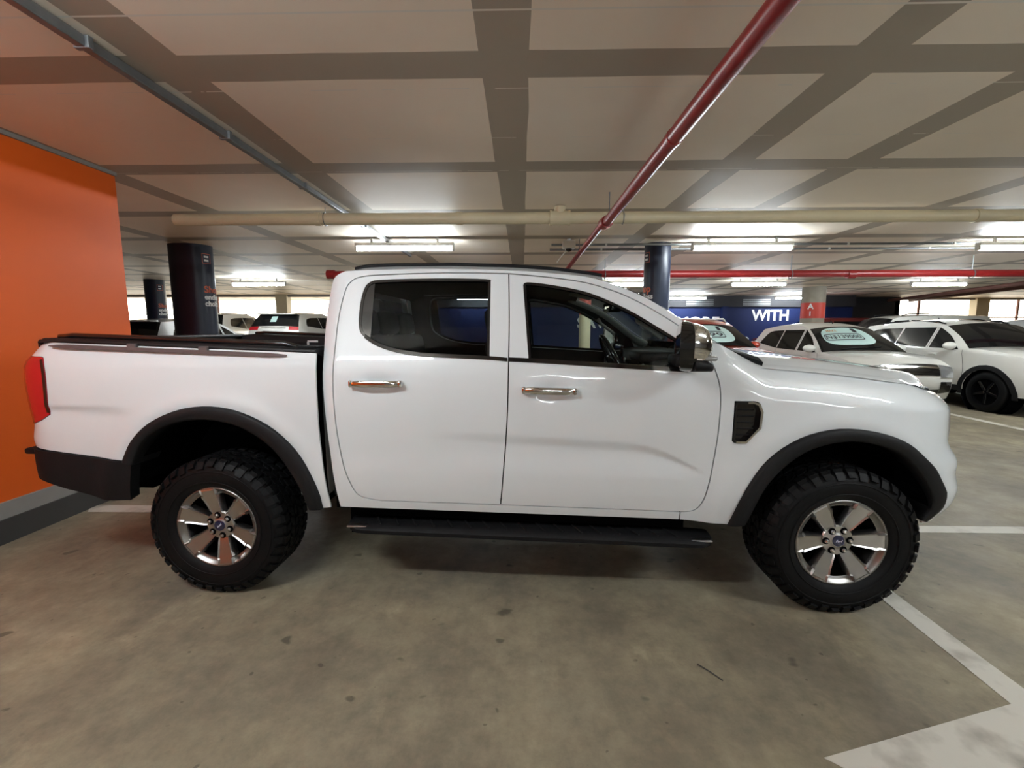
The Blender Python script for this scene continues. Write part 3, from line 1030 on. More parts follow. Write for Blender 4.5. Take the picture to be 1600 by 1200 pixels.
tl = panel('tail_light', TAIL, S_bed, M['red_lens'], TR, mirror=True, grid=0.03, off=0.004, thick=0.03)
for s, o in zip((0, 1), tl):
    panel('lamp_bezel', path([(-2.541, 1.288), (-2.520, 1.25), (-2.512, 1.157), (-2.516, 1.04), (-2.523, 1.0)], [(-2.523, 1.0), (-2.541, 1.003)],
          [(-2.541, 1.003), (-2.535, 1.04), (-2.530, 1.157), (-2.538, 1.25), (-2.556, 1.286)], [(-2.556, 1.286), (-2.541, 1.288)]),
          (lambda u, z: S_bed(u, z)) if s == 0 else (lambda u, z: (S_bed(u, z)[0], -S_bed(u, z)[1], z)), M['gloss_black'], o, grid=0.02, off=0.006 if s == 0 else -0.006, thick=0.0)
panel('rear_bumper', BUMPER_R, S_bed, M['black_plastic'], TR, mirror=True, grid=0.035, off=0.012, thick=0.06)
# bumper corner step, tailgate
for s in (-1, 1):
    MB().rbox((-2.70, s * 0.83, 0.772), (0.11, 0.14, 0.035), 0.012).build('bumper_step', M['black_plastic'], TR, angle=40)
MB().rbox((-2.70, 0, 1.035), (0.06, 1.5, 0.53), 0.015).rbox((-2.655, 0, 1.325), (0.05, 1.5, 0.10), 0.015).build('tailgate', M['paint'], TR, angle=40)

# ---- door windows -------------------------------------------------------
def window_set(door, outline, mat, sgn, extra=None):
    S = S_cab if sgn < 0 else (lambda x, z: (S_cab(x, z)[0], -S_cab(x, z)[1], z))
    k = 1 if sgn < 0 else -1
    S0 = lambda x, z: (x, sgn * W_cab(z), z)
    panel('window_seal', inset(outline, -0.002), S0, M['gloss_black'], door, holes=[inset(outline, 0.014)], grid=0.04, edge=0.03, off=-0.003 * k, thick=0.012 * k)
    panel('glass', inset(outline, 0.010), S0, mat, door, grid=0.06, edge=0.05, off=-0.012 * k, thick=0.0)
    if extra:
        panel('quarter_panel', extra, S0, M['gloss_black'], door, grid=0.05, off=-0.006 * k, thick=0.01 * k)
QUART = path([(-0.772, 1.392), (-0.80, 1.408), (-0.832, 1.452), (-0.841, 1.564), (-0.829, 1.658), (-0.80, 1.698), (-0.778, 1.703)], [(-0.778, 1.703), (-0.772, 1.392)])
for o, s in zip(rear_doors, (-1, 1)):
    window_set(o, WIN_R, M['glass_rear'], s, QUART)
for o, s in zip(front_doors, (-1, 1)):
    window_set(o, WIN_F, M['glass_front'], s)
def strip_along(line, h, proud, S, sgn, name, mat, parent):
    """thin moulding following a line on the body side"""
    mb = MB()
    n = len(line)
    for i, (x, z) in enumerate(line):
        y0 = S(x, z)[1]
        y1 = S(x, z + h)[1]
        mb.v += [(x, sgn * -(y0 + 0.006), z), (x, sgn * -(y0 - proud), z + 0.002), (x, sgn * -(y1 - proud), z + h - 0.002), (x, sgn * -(y1 + 0.006), z + h)]
    for i in range(n - 1):
        for k in range(4):
            k2 = (k + 1) % 4
            mb.f.append((i * 4 + k, i * 4 + k2, i * 4 + 4 + k2, i * 4 + 4 + k))
    mb.f += [(0, 3, 2, 1), tuple((n - 1) * 4 + k for k in range(4))]
    return mb.build(name, mat, parent)
for i, s in enumerate((-1, 1)):
    strip_along(spl([(-0.052, 1.284), (-0.143, 1.292), (-0.30, 1.299), (-0.49, 1.308), (-0.625, 1.327), (-0.729, 1.359), (-0.801, 1.400)], 4), 0.022, 0.004, S_cab, s, 'belt_moulding', M['gloss_black'], rear_doors[i])
    strip_along(spl([(-0.044, 1.284), (0.056, 1.280), (0.35, 1.263), (0.609, 1.248), (0.84, 1.236)], 4), 0.024, 0.004, S_cab, s, 'belt_moulding', M['gloss_black'], front_doors[i])

# ---- door handles -------------------------------------------------------
for doors, (hx, hz), tilt in ((rear_doors, HANDLES[0], 0.004), (front_doors, HANDLES[1], -0.02)):
    for o, s in zip(doors, (-1, 1)):
        y = s * 0.944
        mb = MB()
        mb.grid(lambda u, v: (hx + (u - .5) * 0.252,
                              y + s * (0.020 + 0.018 * (1 - (2 * u - 1) ** 4) + 0.010 * math.cos((v - .5) * 2 * PI)),
                              hz + tilt * (u - .5) * 0.25 + 0.019 * math.sin((v - .5) * 2 * PI) * (1 - 0.35 * abs(2 * u - 1) ** 6)), 24, 16)
        h = mb.build('door_handle', M['chrome'], o, smooth=True)
        for q in (-0.105, 0.105):
            MB().rbox((hx + q, y + s * 0.008, hz + tilt * q), (0.036, 0.05, 0.032), 0.008).build('handle_mount', M['chrome'], h, angle=40)
        for q in (-0.127, 0.127):
            MB().rbox((hx + q, y + s * 0.018, hz + tilt * q), (0.022, 0.036, 0.038), 0.010, 3).build('handle_end', M['chrome'], h, smooth=True)

# ---- wheel-arch flares and liners --------------------------------------
def flare(outer, inner, S, sgn, name):
    O, I = spl(outer, 4), spl(inner, 4)
    mb = MB()
    n = len(O)
    rows = ((0.0, 0.000), (0.02, 0.012), (0.14, 0.021), (0.5, 0.026), (0.88, 0.022), (0.98, 0.014), (1.0, -0.004), (1.0, -0.16))
    for i in range(n):
        ref = S(O[i][0], O[i][1])
        for t, p in rows:
            x = O[i][0] * (1 - t) + I[i][0] * t
            z = O[i][1] * (1 - t) + I[i][1] * t
            q = S(x, z)
            mb.v.append((q[0], sgn * (-q[1] + p), q[2]))
    m = len(rows)
    for i in range(n - 1):
        for k in range(m - 1):
            mb.f.append((i * m + k, i * m + k + 1, (i + 1) * m + k + 1, (i + 1) * m + k))
    for i in (0, n - 1):
        mb.f.append(tuple(i * m + k for k in range(m)))
    return mb.build(name, M['flare'], TR, angle=50)
def arch_liner(cx, cz, r, z_low, a0, a1, sgn, deep=0.45):
    mb = MB()
    mb.grid(lambda u, v: (cx + r * math.cos(a0 + (a1 - a0) * u), sgn * (0.90 - deep * v), cz + r * math.sin(a0 + (a1 - a0) * u)), 24, 2)
    b = len(mb.v)
    for k in range(25):
        a = a0 + (a1 - a0) * k / 24
        mb.v += [(cx + r * math.cos(a), sgn * (0.90 - deep), cz + r * math.sin(a)), (cx + r * math.cos(a), sgn * (0.90 - deep), max(z_low, cz - 0.05) if r * math.sin(a) > -0.05 else cz + r * math.sin(a))]
    for k in range(24):
        mb.f.append((b + 2 * k, b + 2 * k + 1, b + 2 * k + 3, b + 2 * k + 2))
    return mb.build('arch_liner', M['dark'], TR, smooth=False)
for s in (-1, 1):
    flare(FLARE_R_O, FLARE_R_I, S_bed, s, 'arch_flare')
    flare(FLARE_F_O, FLARE_F_I, S_fen, s, 'arch_flare')
    arch_liner(-1.615, 0.46, 0.53, 0.45, 0.02, PI - 0.25, s)
    arch_liner(1.61, 0.40, 0.49, 0.38, 0.30, PI - 0.12, s)

# ---- fender vent --------------------------------------------------------
for s in (-1, 1):
    k = 1 if s < 0 else -1
    S = S_fen if s < 0 else (lambda u, z: (S_fen(u, z)[0], -S_fen(u, z)[1], z))
    v = panel('fender_vent', VENT, S, M['gloss_black'], TR, grid=0.03, off=-0.022 * k, thick=0)[0]
    panel('vent_frame', VENT, S, M['gloss_black'], v, holes=[inset(VENT, 0.010)], grid=0.03, edge=0.02, off=0.004 * k, thick=0.03 * k)
    CHR = [(1.13, 1.095), (1.16, 1.095), (1.188, 1.086), (1.205, 1.045), (1.200, 0.964), (1.134, 0.887), (1.085, 0.889), (1.085, 0.897), (1.131, 0.897), (1.190, 0.968), (1.194, 1.043), (1.180, 1.077), (1.157, 1.086), (1.13, 1.086)]
    panel('chrome_edge', CHR, S, M['chrome'], v, grid=0.03, edge=0.015, off=0.008 * k, thick=0.01 * k)
    for q in range(5):
        z = 0.925 + q * 0.032
        MB().rbox((1.125 - 0.006 * q * 0, s * 0.928, z), (0.095 if q > 0 else 0.07, 0.012, 0.006), 0.002, 1).build('vent_louvre', M['black_plastic'], v)

# ---- roof, bonnet, glass ------------------------------------------------
roof_z = Tab([-1.05, -1.012, -.945, -.735, -.384, -.038, .199, .40, .48], [1.69, 1.734, 1.764, 1.772, 1.773, 1.761, 1.742, 1.713, 1.695], 0.02)
def roof_fn(u, v):
    x = -1.022 + u * 1.462
    t = 2 * v - 1
    ed = -S_cab(x, roof_z(x))[1] - 0.001
    a = abs(t)
    lift = 0.088 * (1 - a ** 2.6) * sstep(-1.05, -0.84, x)
    y = t * ed
    return (x + 0.03 * (1 - a ** 2) * sstep(0.2, 0.44, x) * 1.0, y, roof_z(x) + lift)
MB().grid(roof_fn, 40, 40).build('roof', M['paint'], TR, smooth=True)
for s in (-1, 1):
    pts = []
    for x in np.linspace(-0.93, 0.44, 24):
        q = roof_fn((x + 1.022) / 1.462, 0.5 + s * 0.435)
        pts.append((q[0], q[1], q[2] + 0.006))
    MB().tube(pts, 0.011, 8).build('roof_moulding', M['black_plastic'], TR, smooth=True)
A_P = spl([(0.40, 1.713), (0.627, 1.626), (0.783, 1.530), (0.933, 1.420), (1.06, 1.345)], 5)
def ws_fn(u, v):
    i = u * (len(A_P) - 1)
    k = min(len(A_P) - 2, int(i))
    x = A_P[k][0] + (A_P[k + 1][0] - A_P[k][0]) * (i - k)
    z = A_P[k][1] + (A_P[k + 1][1] - A_P[k][1]) * (i - k)
    t = 2 * v - 1
    w = W_cab(z) - 0.012
    bl = 1 - abs(t) ** 2.2
    return (x + (0.02 + 0.15 * u) * bl, t * w, z + (0.075 - 0.075 * u) * bl)
MB().grid(ws_fn, 14, 20).build('windscreen', M['glass_front'], TR, smooth=True)
for s in (-1, 1):            # inside faces of the screen pillars
    mb = MB()
    mb.grid(lambda u, v: (lambda p: (p[0] - 0.05 * v - 0.005, p[1], p[2] - 0.045 * v - 0.004))(ws_fn(u, 0.5 + s * (0.497 - 0.055 * (1 - abs(2 * v - 1))))), 14, 3)
    mb.build('pillar_trim', M['trim_grey'], TR, smooth=True)
def hood_fn(u, v):
    t = 2 * v - 1
    a = abs(t)
    xs = 1.20 + u * 1.0
    x0 = 1.20 + 0.10 * (1 - a ** 2)
    xf = 2.22 + 0.12 * (1 - a ** 2.5)
    x = x0 + (xf - x0) * u
    z = fen_top(xs)
    ed = 0.872 - 0.05 * sstep(0.55, 1.0, u) - 0.12 * sstep(0.8, 1.0, u)
    blg = sstep(1.0, 0.80, a) if False else (1 - sstep(0.80, 0.97, a))
    lip = sstep(0.84, 1.0, u)
    return (x, t * ed, z - 0.024 + 0.046 * blg * (1 - 0.6 * lip) + 0.022 * (1 - a * a) - 0.040 * lip * lip)
hd = MB().grid(hood_fn, 36, 40).build('bonnet', M['paint'], TR, smooth=True)
def cowl_fn(u, v):
    t = 2 * v - 1
    a = ws_fn(1.0, v)
    b = hood_fn(0.0, v)
    return (a[0] + (b[0] + 0.01 - a[0]) * u, a[1] * 0.985 * (1 - u) + b[1] * 0.985 * u, a[2] + 0.003 + (b[2] - 0.004 - a[2]) * u)
MB().grid(cowl_fn, 4, 24).build('cowl_panel', M['black_plastic'], TR, smooth=True)
for s in (-1, 1):
    mb = MB()
    mb.add([(1.075, s * .868, 1.338), (1.09, s * .80, 1.352), (1.235, s * .81, 1.303), (1.235, s * .858, 1.282)] +
           [(1.075, s * .86, 1.30), (1.09, s * .80, 1.30), (1.235, s * .81, 1.26), (1.235, s * .85, 1.26)],
           [(0, 1, 2, 3), (7, 6, 5, 4), (0, 3, 7, 4), (1, 5, 6, 2), (0, 4, 5, 1), (3, 2, 6, 7)])
    mb.build('cowl_end', M['black_plastic'], TR)
    # headlamp wrapping the corner and the grille half
    S = S_fen if s < 0 else (lambda u, z: (S_fen(u, z)[0], -S_fen(u, z)[1], z))
    k = 1 if s < 0 else -1
    hl = panel('headlight', path([(2.30, 1.055), (2.62, 1.07), (2.80, 1.06)], [(2.80, 1.06), (2.80, 0.84)], [(2.80, 0.84), (2.62, 0.84), (2.30, 0.87)], [(2.30, 0.87), (2.27, 0.96), (2.30, 1.055)]),
          S, M['clear_lens'], TR, grid=0.03, off=0.006 * k, thick=0.02 * k)[0]
    panel('lamp_divider', [(2.40, 0.98), (2.78, 0.98), (2.78, 0.945), (2.40, 0.945)], S, M['gloss_black'], hl, grid=0.03, off=0.009 * k, thick=0.0)
    fb = panel('front_bumper', [(2.62, 0.435), (FU, 0.435), (FU, 0.76), (2.82, 0.76), (2.82, 0.838), (2.62, 0.838)], S, M['paint'], TR, grid=0.04, thick=0)[0]
    panel('lower_intake', path([(2.78, 0.50), (FU, 0.49)], [(FU, 0.49), (FU, 0.62)], [(FU, 0.62), (2.74, 0.62)], [(2.74, 0.62), (2.78, 0.50)]), S, M['black_plastic'], fb, grid=0.04, off=0.005 * k, thick=0.0)
    gr = panel('grille', [(2.80, 0.762), (FU, 0.762), (FU, 1.125), (2.62, 1.11), (2.62, 1.072), (2.80, 1.06)], S, M['gloss_black'], TR, grid=0.04, off=-0.006 * k, thick=0)[0]
    for z in (0.905, 0.985):
        panel('grille_bar', [(2.83, z), (FU, z), (FU, z + 0.035), (2.83, z + 0.035)], S, M['silver_trim'], gr, grid=0.04, off=0.012 * k, thick=0.015 * k)

# ---- load bed -----------------------------------------------------------
def bed_z(x):
    return 1.327 + (-1.038 - x) * 0.0372
liner = MB()
for s in (-1, 1):
    y = s * 0.80
    liner.add([(-2.68, y, 1.00), (-1.08, y, 1.00), (-1.08, y, 1.325), (-2.68, y, 1.375), (-2.68, s * .82, 1.00), (-1.08, s * .82, 1.00), (-1.08, s * .82, 1.325), (-2.68, s * .82, 1.375)],
              [(0, 1, 2, 3), (4, 7, 6, 5), (3, 2, 6, 7), (0, 3, 7, 4), (1, 5, 6, 2), (0, 4, 5, 1)])
liner.box(-2.70, -1.06, -0.45, 0.45, 0.78, 0.82).box(-2.70, -2.18, -0.80, -0.45, 0.78, 0.82).box(-2.70, -2.18, 0.45, 0.80, 0.78, 0.82)
for s in (-1, 1):
    liner.box(-2.20, -1.06, min(s * .80, s * .44), max(s * .80, s * .44), 1.0, 1.02).box(-2.20, -1.06, min(s * .45, s * .44), max(s * .45, s * .44), 0.82, 1.02).box(-2.20, -2.18, min(s * .80, s * .44), max(s * .80, s * .44), 0.82, 1.02).box(-2.68, -2.18, min(s * .82, s * .80), max(s * .82, s * .80), 0.82, 1.0)
liner.box(-1.085, -1.06, -0.82, 0.82, 0.8, 1.33).box(-2.70, -2.66, -0.78, 0.78, 0.8, 1.37)
bl = liner.build('bed_liner', M['liner'], TR)
for k in range(6):
    MB().rbox((-1.87, -0.35 + k * 0.14, 0.828), (1.55, 0.05, 0.016), 0.004, 1).build('liner_rib', M['liner'], bl)
for s in (-1, 1):
    mb = MB()
    n = 14
    for i in range(n + 1):
        x = -2.585 + i * (1.535 / n)
        z = bed_z(x) + (0.0 if i > 0 else -0.012)
        for (dy, dz) in ((0.915, 0.000), (0.915, 0.008), (0.905, 0.020), (0.83, 0.022), (0.795, 0.012), (0.79, -0.04)):
            mb.v.append((x, s * dy * (1 if i > 0 else 0.985), z + dz))
    for i in range(n):
        for k in range(5):
            mb.f.append((i * 6 + k, i * 6 + k + 1, i * 6 + 7 + k, i * 6 + 6 + k))
    mb.f += [tuple(range(6)), tuple(n * 6 + k for k in range(6))]
    r = mb.build('bed_rail_cap', M['liner'], TR, angle=50)
    # raised utility bar on the cap
    MB().tube([(-2.50, s * 0.86, bed_z(-2.50) + 0.026), (-2.42, s * 0.86, bed_z(-2.42) + 0.036), (-1.24, s * 0.86, bed_z(-1.24) + 0.036), (-1.16, s * 0.86, bed_z(-1.16) + 0.02)], 0.014, 8).build('utility_bar', M['gloss_black'], r, smooth=True)
    MB().rbox((-1.10, s * 0.86, bed_z(-1.10) + 0.026), (0.10, 0.09, 0.012), 0.003, 1).build('rail_end_plate', M['black_plastic'], r)
    # side strip along the top edge, held off the panel on three feet
    line = [(x, bed_z(x) - 0.020 - (0.004 if x in (-2.49,) else 0)) for x in np.linspace(-2.485, -1.195, 30)]
    mb = MB()
    for i, (x, z) in enumerate(line):
        e = 0.3 if i in (0, 29) else (0.75 if i in (1, 28) else 1.0)
        y = 0.927
        mb.v += [(x, s * (y - 0.004), z - 0.011 * e), (x, s * (y + 0.012), z - 0.010 * e), (x, s * (y + 0.010), z + 0.009 * e), (x, s * (y - 0.006), z + 0.010 * e)]
    for i in range(29):
        for k in range(4):
            mb.f.append((i * 4 + k, i * 4 + (k + 1) % 4, i * 4 + 4 + (k + 1) % 4, i * 4 + 4 + k))
    mb.f += [(0, 1, 2, 3), (116, 117, 118, 119)]
    st = mb.build('side_strip', M['rail_strip'], TR, angle=50)
    for x in (-2.03, -1.64):
        MB().rbox((x, s * 0.926, bed_z(x) - 0.008), (0.05, 0.02, 0.034), 0.004, 1).build('strip_foot', M['rail_strip'], st)
MB().rbox((-2.615, 0, 1.385), (0.07, 1.66, 0.03), 0.012).build('tailgate_cap', M['liner'], TR, angle=40)
MB().rbox((-1.075, 0, 1.345), (0.04, 1.62, 0.03), 0.01).build('bulkhead_cap', M['liner'], TR, angle=40)
MB().rbox((-1.93, 0.795, 1.335), (0.10, 0.014, 0.018), 0.003, 1).rbox((-1.975, 0.795, 1.318), (0.018, 0.014, 0.03), 0.003, 1).build('tie_down_hook', M['white_print'], TR)

# ---- cab back, floor, under-body ---------------------------------------
mb = MB()
def back_fn(u, v):
    z = 0.55 + 0.77 * u
    t = 2 * v - 1
    return (-1.035 + 0.02 * (1 - abs(t) ** 8) * 0, t * (W_cab(z) - 0.06), z)
mb.grid(back_fn, 8, 8)
for t0, t1, z0, z1 in ((-1, -0.80, 1.32, 1.70), (0.80, 1, 1.32, 1.70), (-1, 1, 1.66, 1.722)):
    mb.grid(lambda u, v: (-1.035, (t0 + (t1 - t0) * v) * (W_cab(z0 + (z1 - z0) * u) - 0.055), z0 + (z1 - z0) * u), 4, 4)
mb.build('cab_back', M['paint'], TR)
mb = MB()
mb.grid(lambda u, v: (-1.037, (2 * v - 1) * 0.8 * (W_cab(1.32 + 0.34 * u) - 0.055), 1.32 + 0.34 * u), 4, 4)
mb.build('rear_window', M['glass_rear'], TR)
ub = MB()  # frame and floor pan, with boxes added to block light beneath the truck
ub.box(-1.0, 1.12, -0.86, 0.86, 0.47, 0.53)
ub.box(-2.6, 2.1, -0.50, -0.40, 0.46, 0.60).box(-2.6, 2.1, 0.40, 0.50, 0.46, 0.60)
ub.box(0.95, 2.2, -0.42, 0.42, 0.42, 1.1)
ub.box(-2.55, -2.2, -0.7, 0.7, 0.5, 0.74)
ub.box(-1.0, 0.6, -0.35, 0.35, 0.34, 0.5)
ub.box(-0.95, 0.9, -0.80, -0.42, 0.30, 0.48).box(-0.95, 0.9, 0.42, 0.80, 0.30, 0.48)
ub.box(-2.35, -1.95, -0.33, 0.33, 0.42, 0.66)
ub.build('chassis_light_block', M['dark'], TR)
MB().tube([(-1.4, 0.1, 0.42), (0.6, 0.05, 0.40)], 0.05, 10).build('propshaft', M['dark'], TR)
MB().tube([(-2.3, 0.55, 0.42), (-1.2, 0.5, 0.40), (0.4, 0.25, 0.36)], 0.035, 10).build('exhaust_pipe', M['dark'], TR)
MB().tube([(-1.635, -0.72, 0.385), (-1.635, 0.72, 0.385)], 0.05, 10).build('axle', M['dark'], TR)
MB().tube([(1.635, -0.72, 0.385), (1.635, 0.72, 0.385)], 0.05, 10).build('axle', M['dark'], TR)

# ---- cabin --------------------------------------------------------------
for s in (-1, 1):
    k = 1 if s < 0 else -1
    S0 = lambda x, z: (x, s * (W_cab(z) - 0.052), z)
    TRIM = path([(0.98, 0.55), (0.98, 1.20), (0.88, 1.40)], DOOR_TOP, [(-0.055, 1.741), (-0.90, 1.725), (-1.0, 1.65)], [(-1.0, 1.65), (-1.0, 0.55)], [(-1.0, 0.55), (0.98, 0.55)])
    panel('inner_trim', TRIM, S0, M['trim_dark'], TR, holes=[inset(WIN_R, -0.004), inset(WIN_F, -0.004)], grid=0.06, edge=0.05, thick=0)
MB().grid(lambda u, v: (lambda p: (p[0] + (0.03 if u < .1 else -.02 * u), p[1] * 0.95, p[2] - 0.035))(roof_fn(u, v)), 12, 12).build('headliner', M['trim_dark'], TR, smooth=True)
dash = [(1.12, 0.60), (0.72, 0.60), (0.70, 0.95), (0.66, 1.12), (0.70, 1.22), (0.78, 1.265), (0.88, 1.285), (1.12, 1.30)]
db = MB().prism(dash, -0.80, 0.80).build('dashboard', M['trim_dark'], TR, angle=30)
MB().rbox((0.80, -0.38, 1.285), (0.22, 0.34, 0.06), 0.025, 3).build('instrument_hood', M['trim_dark'], db, angle=50)
MB().rbox((0.705, -0.36, 1.25), (0.02, 0.22, 0.10), 0.01).build('instrument_panel', M['gloss_black'], db)
MB().rbox((0.675, 0.02, 1.19), (0.02, 0.22, 0.30), 0.012).build('centre_screen', M['gloss_black'], db)
for y in (-0.68, -0.16, 0.20, 0.68):
    v = MB().rbox((0.695, y, 1.19), (0.03, 0.09, 0.13), 0.012).build('air_vent', M['gloss_black'], db)
    MB().rbox((0.681, y, 1.19), (0.014, 0.012, 0.14), 0.004, 1).build('vent_trim', M['silver_trim'], v)
# steering wheel
sw = MB()
sw.tube([(0.185 * math.cos(a), 0, 0.185 * math.sin(a)) for a in np.linspace(0, 2 * PI, 33)], 0.015, 10, cap=False)
swm = Matrix.Translation((0.575, -0.38, 1.235)) @ Matrix.Rotation(math.radians(64), 4, 'Y') @ Matrix.Rotation(PI / 2, 4, 'X')
sw.xf(swm)
so = sw.build('steering_wheel', M['gloss_black'], TR, smooth=True)
MB().rbox((0, 0, 0), (0.13, 0.05, 0.10), 0.02, 3).xf(swm).build('wheel_hub', M['gloss_black'], so, angle=50)
for a in (0.0, PI, -PI / 2):
    MB().rbox((0.11 * math.cos(a), 0, 0.11 * math.sin(a)), (0.13 if a > -1 else 0.035, 0.016, 0.03 if a > -1 else 0.13), 0.007, 2).xf(swm).build('wheel_spoke', M['silver_trim'], so, angle=50)
MB().tube([(0.575, -0.38, 1.235), (0.80, -0.38, 1.12)], 0.04, 10).build('steering_column', M['trim_dark'], so)
# seats
def seat(x, y, w, name):
    t = MB().rbox((x, y, 0.80), (0.52, w, 0.16), 0.06, 3).build(name, M['seat'], TR, angle=60)
    MB().rbox((x - 0.30, y, 1.10), (0.14, w, 0.62), 0.055, 3, Matrix.Rotation(-0.22, 4, 'Y')).build('backrest', M['seat'], t, angle=60)
    for dy in ((0,) if w < 0.7 else (-0.42, 0, 0.42)):
        MB().rbox((x - 0.385, y + dy, 1.49), (0.10, 0.26, 0.17), 0.045, 3, Matrix.Rotation(-0.15, 4, 'Y')).build('headrest', M['seat'], t, angle=60)
        for q in (-0.05, 0.05):
            MB().tube([(x - 0.36, y + dy + q, 1.34), (x - 0.38, y + dy + q, 1.44)], 0.007, 6).build('headrest_post', M['silver_trim'], t)
seat(0.22, -0.38, 0.52, 'front_seat')
seat(0.22, 0.38, 0.52, 'front_seat')
seat(-0.58, 0.0, 1.30, 'rear_seat')
# rear-view mirror, sun visors, grab handles
MB().rbox((0.62, 0.0, 1.60), (0.05, 0.25, 0.075), 0.02, 3, Matrix.Rotation(0.25, 4, 'Z')).tube([(0.63, 0, 1.62), (0.68, 0, 1.70)], 0.012, 8).build('rear_view_mirror', M['gloss_black'], TR, angle=50)
for s in (-1, 1):
    MB().rbox((0.44, s * 0.36, 1.705), (0.17, 0.36, 0.02), 0.008, 2, Matrix.Rotation(0.25, 4, 'Y')).build('sun_visor', M['trim_grey'], TR)
    MB().tube([(0.62, s * 0.735, 1.53), (0.64, s * 0.70, 1.49), (0.74, s * 0.735, 1.42), (0.76, s * 0.77, 1.40)], 0.014, 8).build('grab_handle', M['trim_grey'], TR, smooth=True)

# ---- door mirrors -------------------------------------------------------
for s, door in zip((-1, 1), front_doors):
    arm = MB().rbox((0.80, s * 0.91, 1.295), (0.07, 0.16, 0.06), 0.02, 3).build('door_mirror', M['black_plastic'], door, angle=50)
    def ring(x, cy, cz, hy, hz, n=20, p=3.2):
        o = []
        for k in range(n):
            a = 2 * PI * k / n
            c_, s_ = math.cos(a), math.sin(a)
            o.append((x, s * (cy + hy * math.copysign(abs(c_) ** (2 / p), c_)), cz + hz * math.copysign(abs(s_) ** (2 / p), s_)))
        return o
    def loft(rings, name, mat, cap=(True, True)):
        mb = MB()
        n = len(rings[0])
        for r in rings:
            mb.v += r
        for i in range(len(rings) - 1):
            for k in range(n):
                mb.f.append((i * n + k, i * n + (k + 1) % n, (i + 1) * n + (k + 1) % n, (i + 1) * n + k))
        if cap[0]:
            mb.f.append(tuple(range(n)))
        if cap[1]:
            mb.f.append(tuple((len(rings) - 1) * n + k for k in range(n)))
        return mb.build(name, mat, arm, angle=45)
    K = 0.36                             # the rear edge of the housing leans back on the outside, so the glass looks at the driver
    tilt = lambda r: [(p[0] - K * (abs(p[1]) - 1.03), p[1], p[2]) for p in r]
    half = lambda r: [(p[0] - K * 0.5 * (abs(p[1]) - 1.03), p[1], p[2]) for p in r]
    loft([tilt(ring(0.780, 1.03, 1.372, .118, .100)), tilt(ring(0.772, 1.03, 1.372, .124, .107)), tilt(ring(0.774, 1.03, 1.372, .133, .115)), half(ring(0.786, 1.03, 1.370, .136, .118)), ring(0.802, 1.03, 1.366, .134, .114)], 'mirror_housing', M['gloss_black'])
    loft([ring(0.788, 1.03, 1.376, .138, .106), ring(0.832, 1.03, 1.372, .134, .100), ring(0.860, 1.03, 1.366, .120, .090), ring(0.882, 1.03, 1.356, .092, .066), ring(0.888, 1.03, 1.352, .06, .04)], 'mirror_cap', M['chrome'])
    loft([ring(0.798, 1.03, 1.288, .136, .034), ring(0.850, 1.03, 1.284, .130, .030), ring(0.884, 1.03, 1.276, .11, .022), ring(0.892, 1.03, 1.272, .08, .012)], 'mirror_base', M['black_plastic'])
    MB().rbox((0.776, s * 1.03, 1.372), (0.006, 0.225, 0.19), 0.002, 1, Matrix.Rotation(s * math.atan(K), 4, 'Z')).build('mirror_glass', M['chrome'], arm)
    MB().rbox((0.862, s * 1.128, 1.318), (0.07, 0.05, 0.022), 0.008, 2).build('turn_signal', M['clear_lens'], arm, angle=50)
    MB().rbox((0.83, s * 0.885, 1.325), (0.09, 0.03, 0.13), 0.012, 2).build('sail_panel', M['gloss_black'], arm, angle=50)

# ---- side steps ---------------------------------------------------------
for s in (-1, 1):
    RK = lambda x: 0.372 - 0.0185 * (x - 0.05)
    prof = [(-0.955, -0.020), (-0.958, 0.0), (-0.945, 0.013), (-0.90, 0.018), (-0.80, 0.018), (-0.78, 0.0), (-0.80, -0.03), (-0.93, -0.034)]
    mb = MB()
    xs = [-0.925, -0.90, -0.86] + list(np.linspace(-0.8, 0.9, 12)) + [0.96, 1.0, 1.02]
    for i, x in enumerate(xs):
        e = (0.25, 0.7, 0.95)[i] if i < 3 else ((0.95, 0.7, 0.25)[i - len(xs) + 3] if i >= len(xs) - 3 else 1.0)
        for (y, dz) in prof:
            mb.v.append((x, -s * (-0.80 + (y + 0.80) * (0.4 + 0.6 * e)), RK(x) + dz * (0.5 + 0.5 * e)))
    n = len(prof)
    for i in range(len(xs) - 1):
        for k in range(n):
            mb.f.append((i * n + k, i * n + (k + 1) % n, (i + 1) * n + (k + 1) % n, (i + 1) * n + k))
    mb.f += [tuple(range(n)), tuple((len(xs) - 1) * n + k for k in range(n))]
    st = mb.build('side_step', M['black_plastic'], TR, angle=45)
    for i in range(17):
        x = -0.76 + i * 0.098
        MB().rbox((x, s * 0.872, RK(x) + 0.020), (0.012, 0.11, 0.008), 0.003, 1, Matrix.Rotation(-s * 0.45, 4, 'Z')).build('step_tread', M['flare'], st)
    for x in (-0.86, 0.95):
        MB().rbox((x, s * 0.925, RK(x) + 0.010), (0.11, 0.04, 0.012), 0.005, 2).build('end_insert', M['silver_trim'], st)
    for x in (-0.6, 0.1, 0.75):
        MB().tube([(x, s * 0.82, RK(x) - 0.01), (x, s * 0.55, 0.48)], 0.02, 8).build('step_bracket', M['dark'], st)

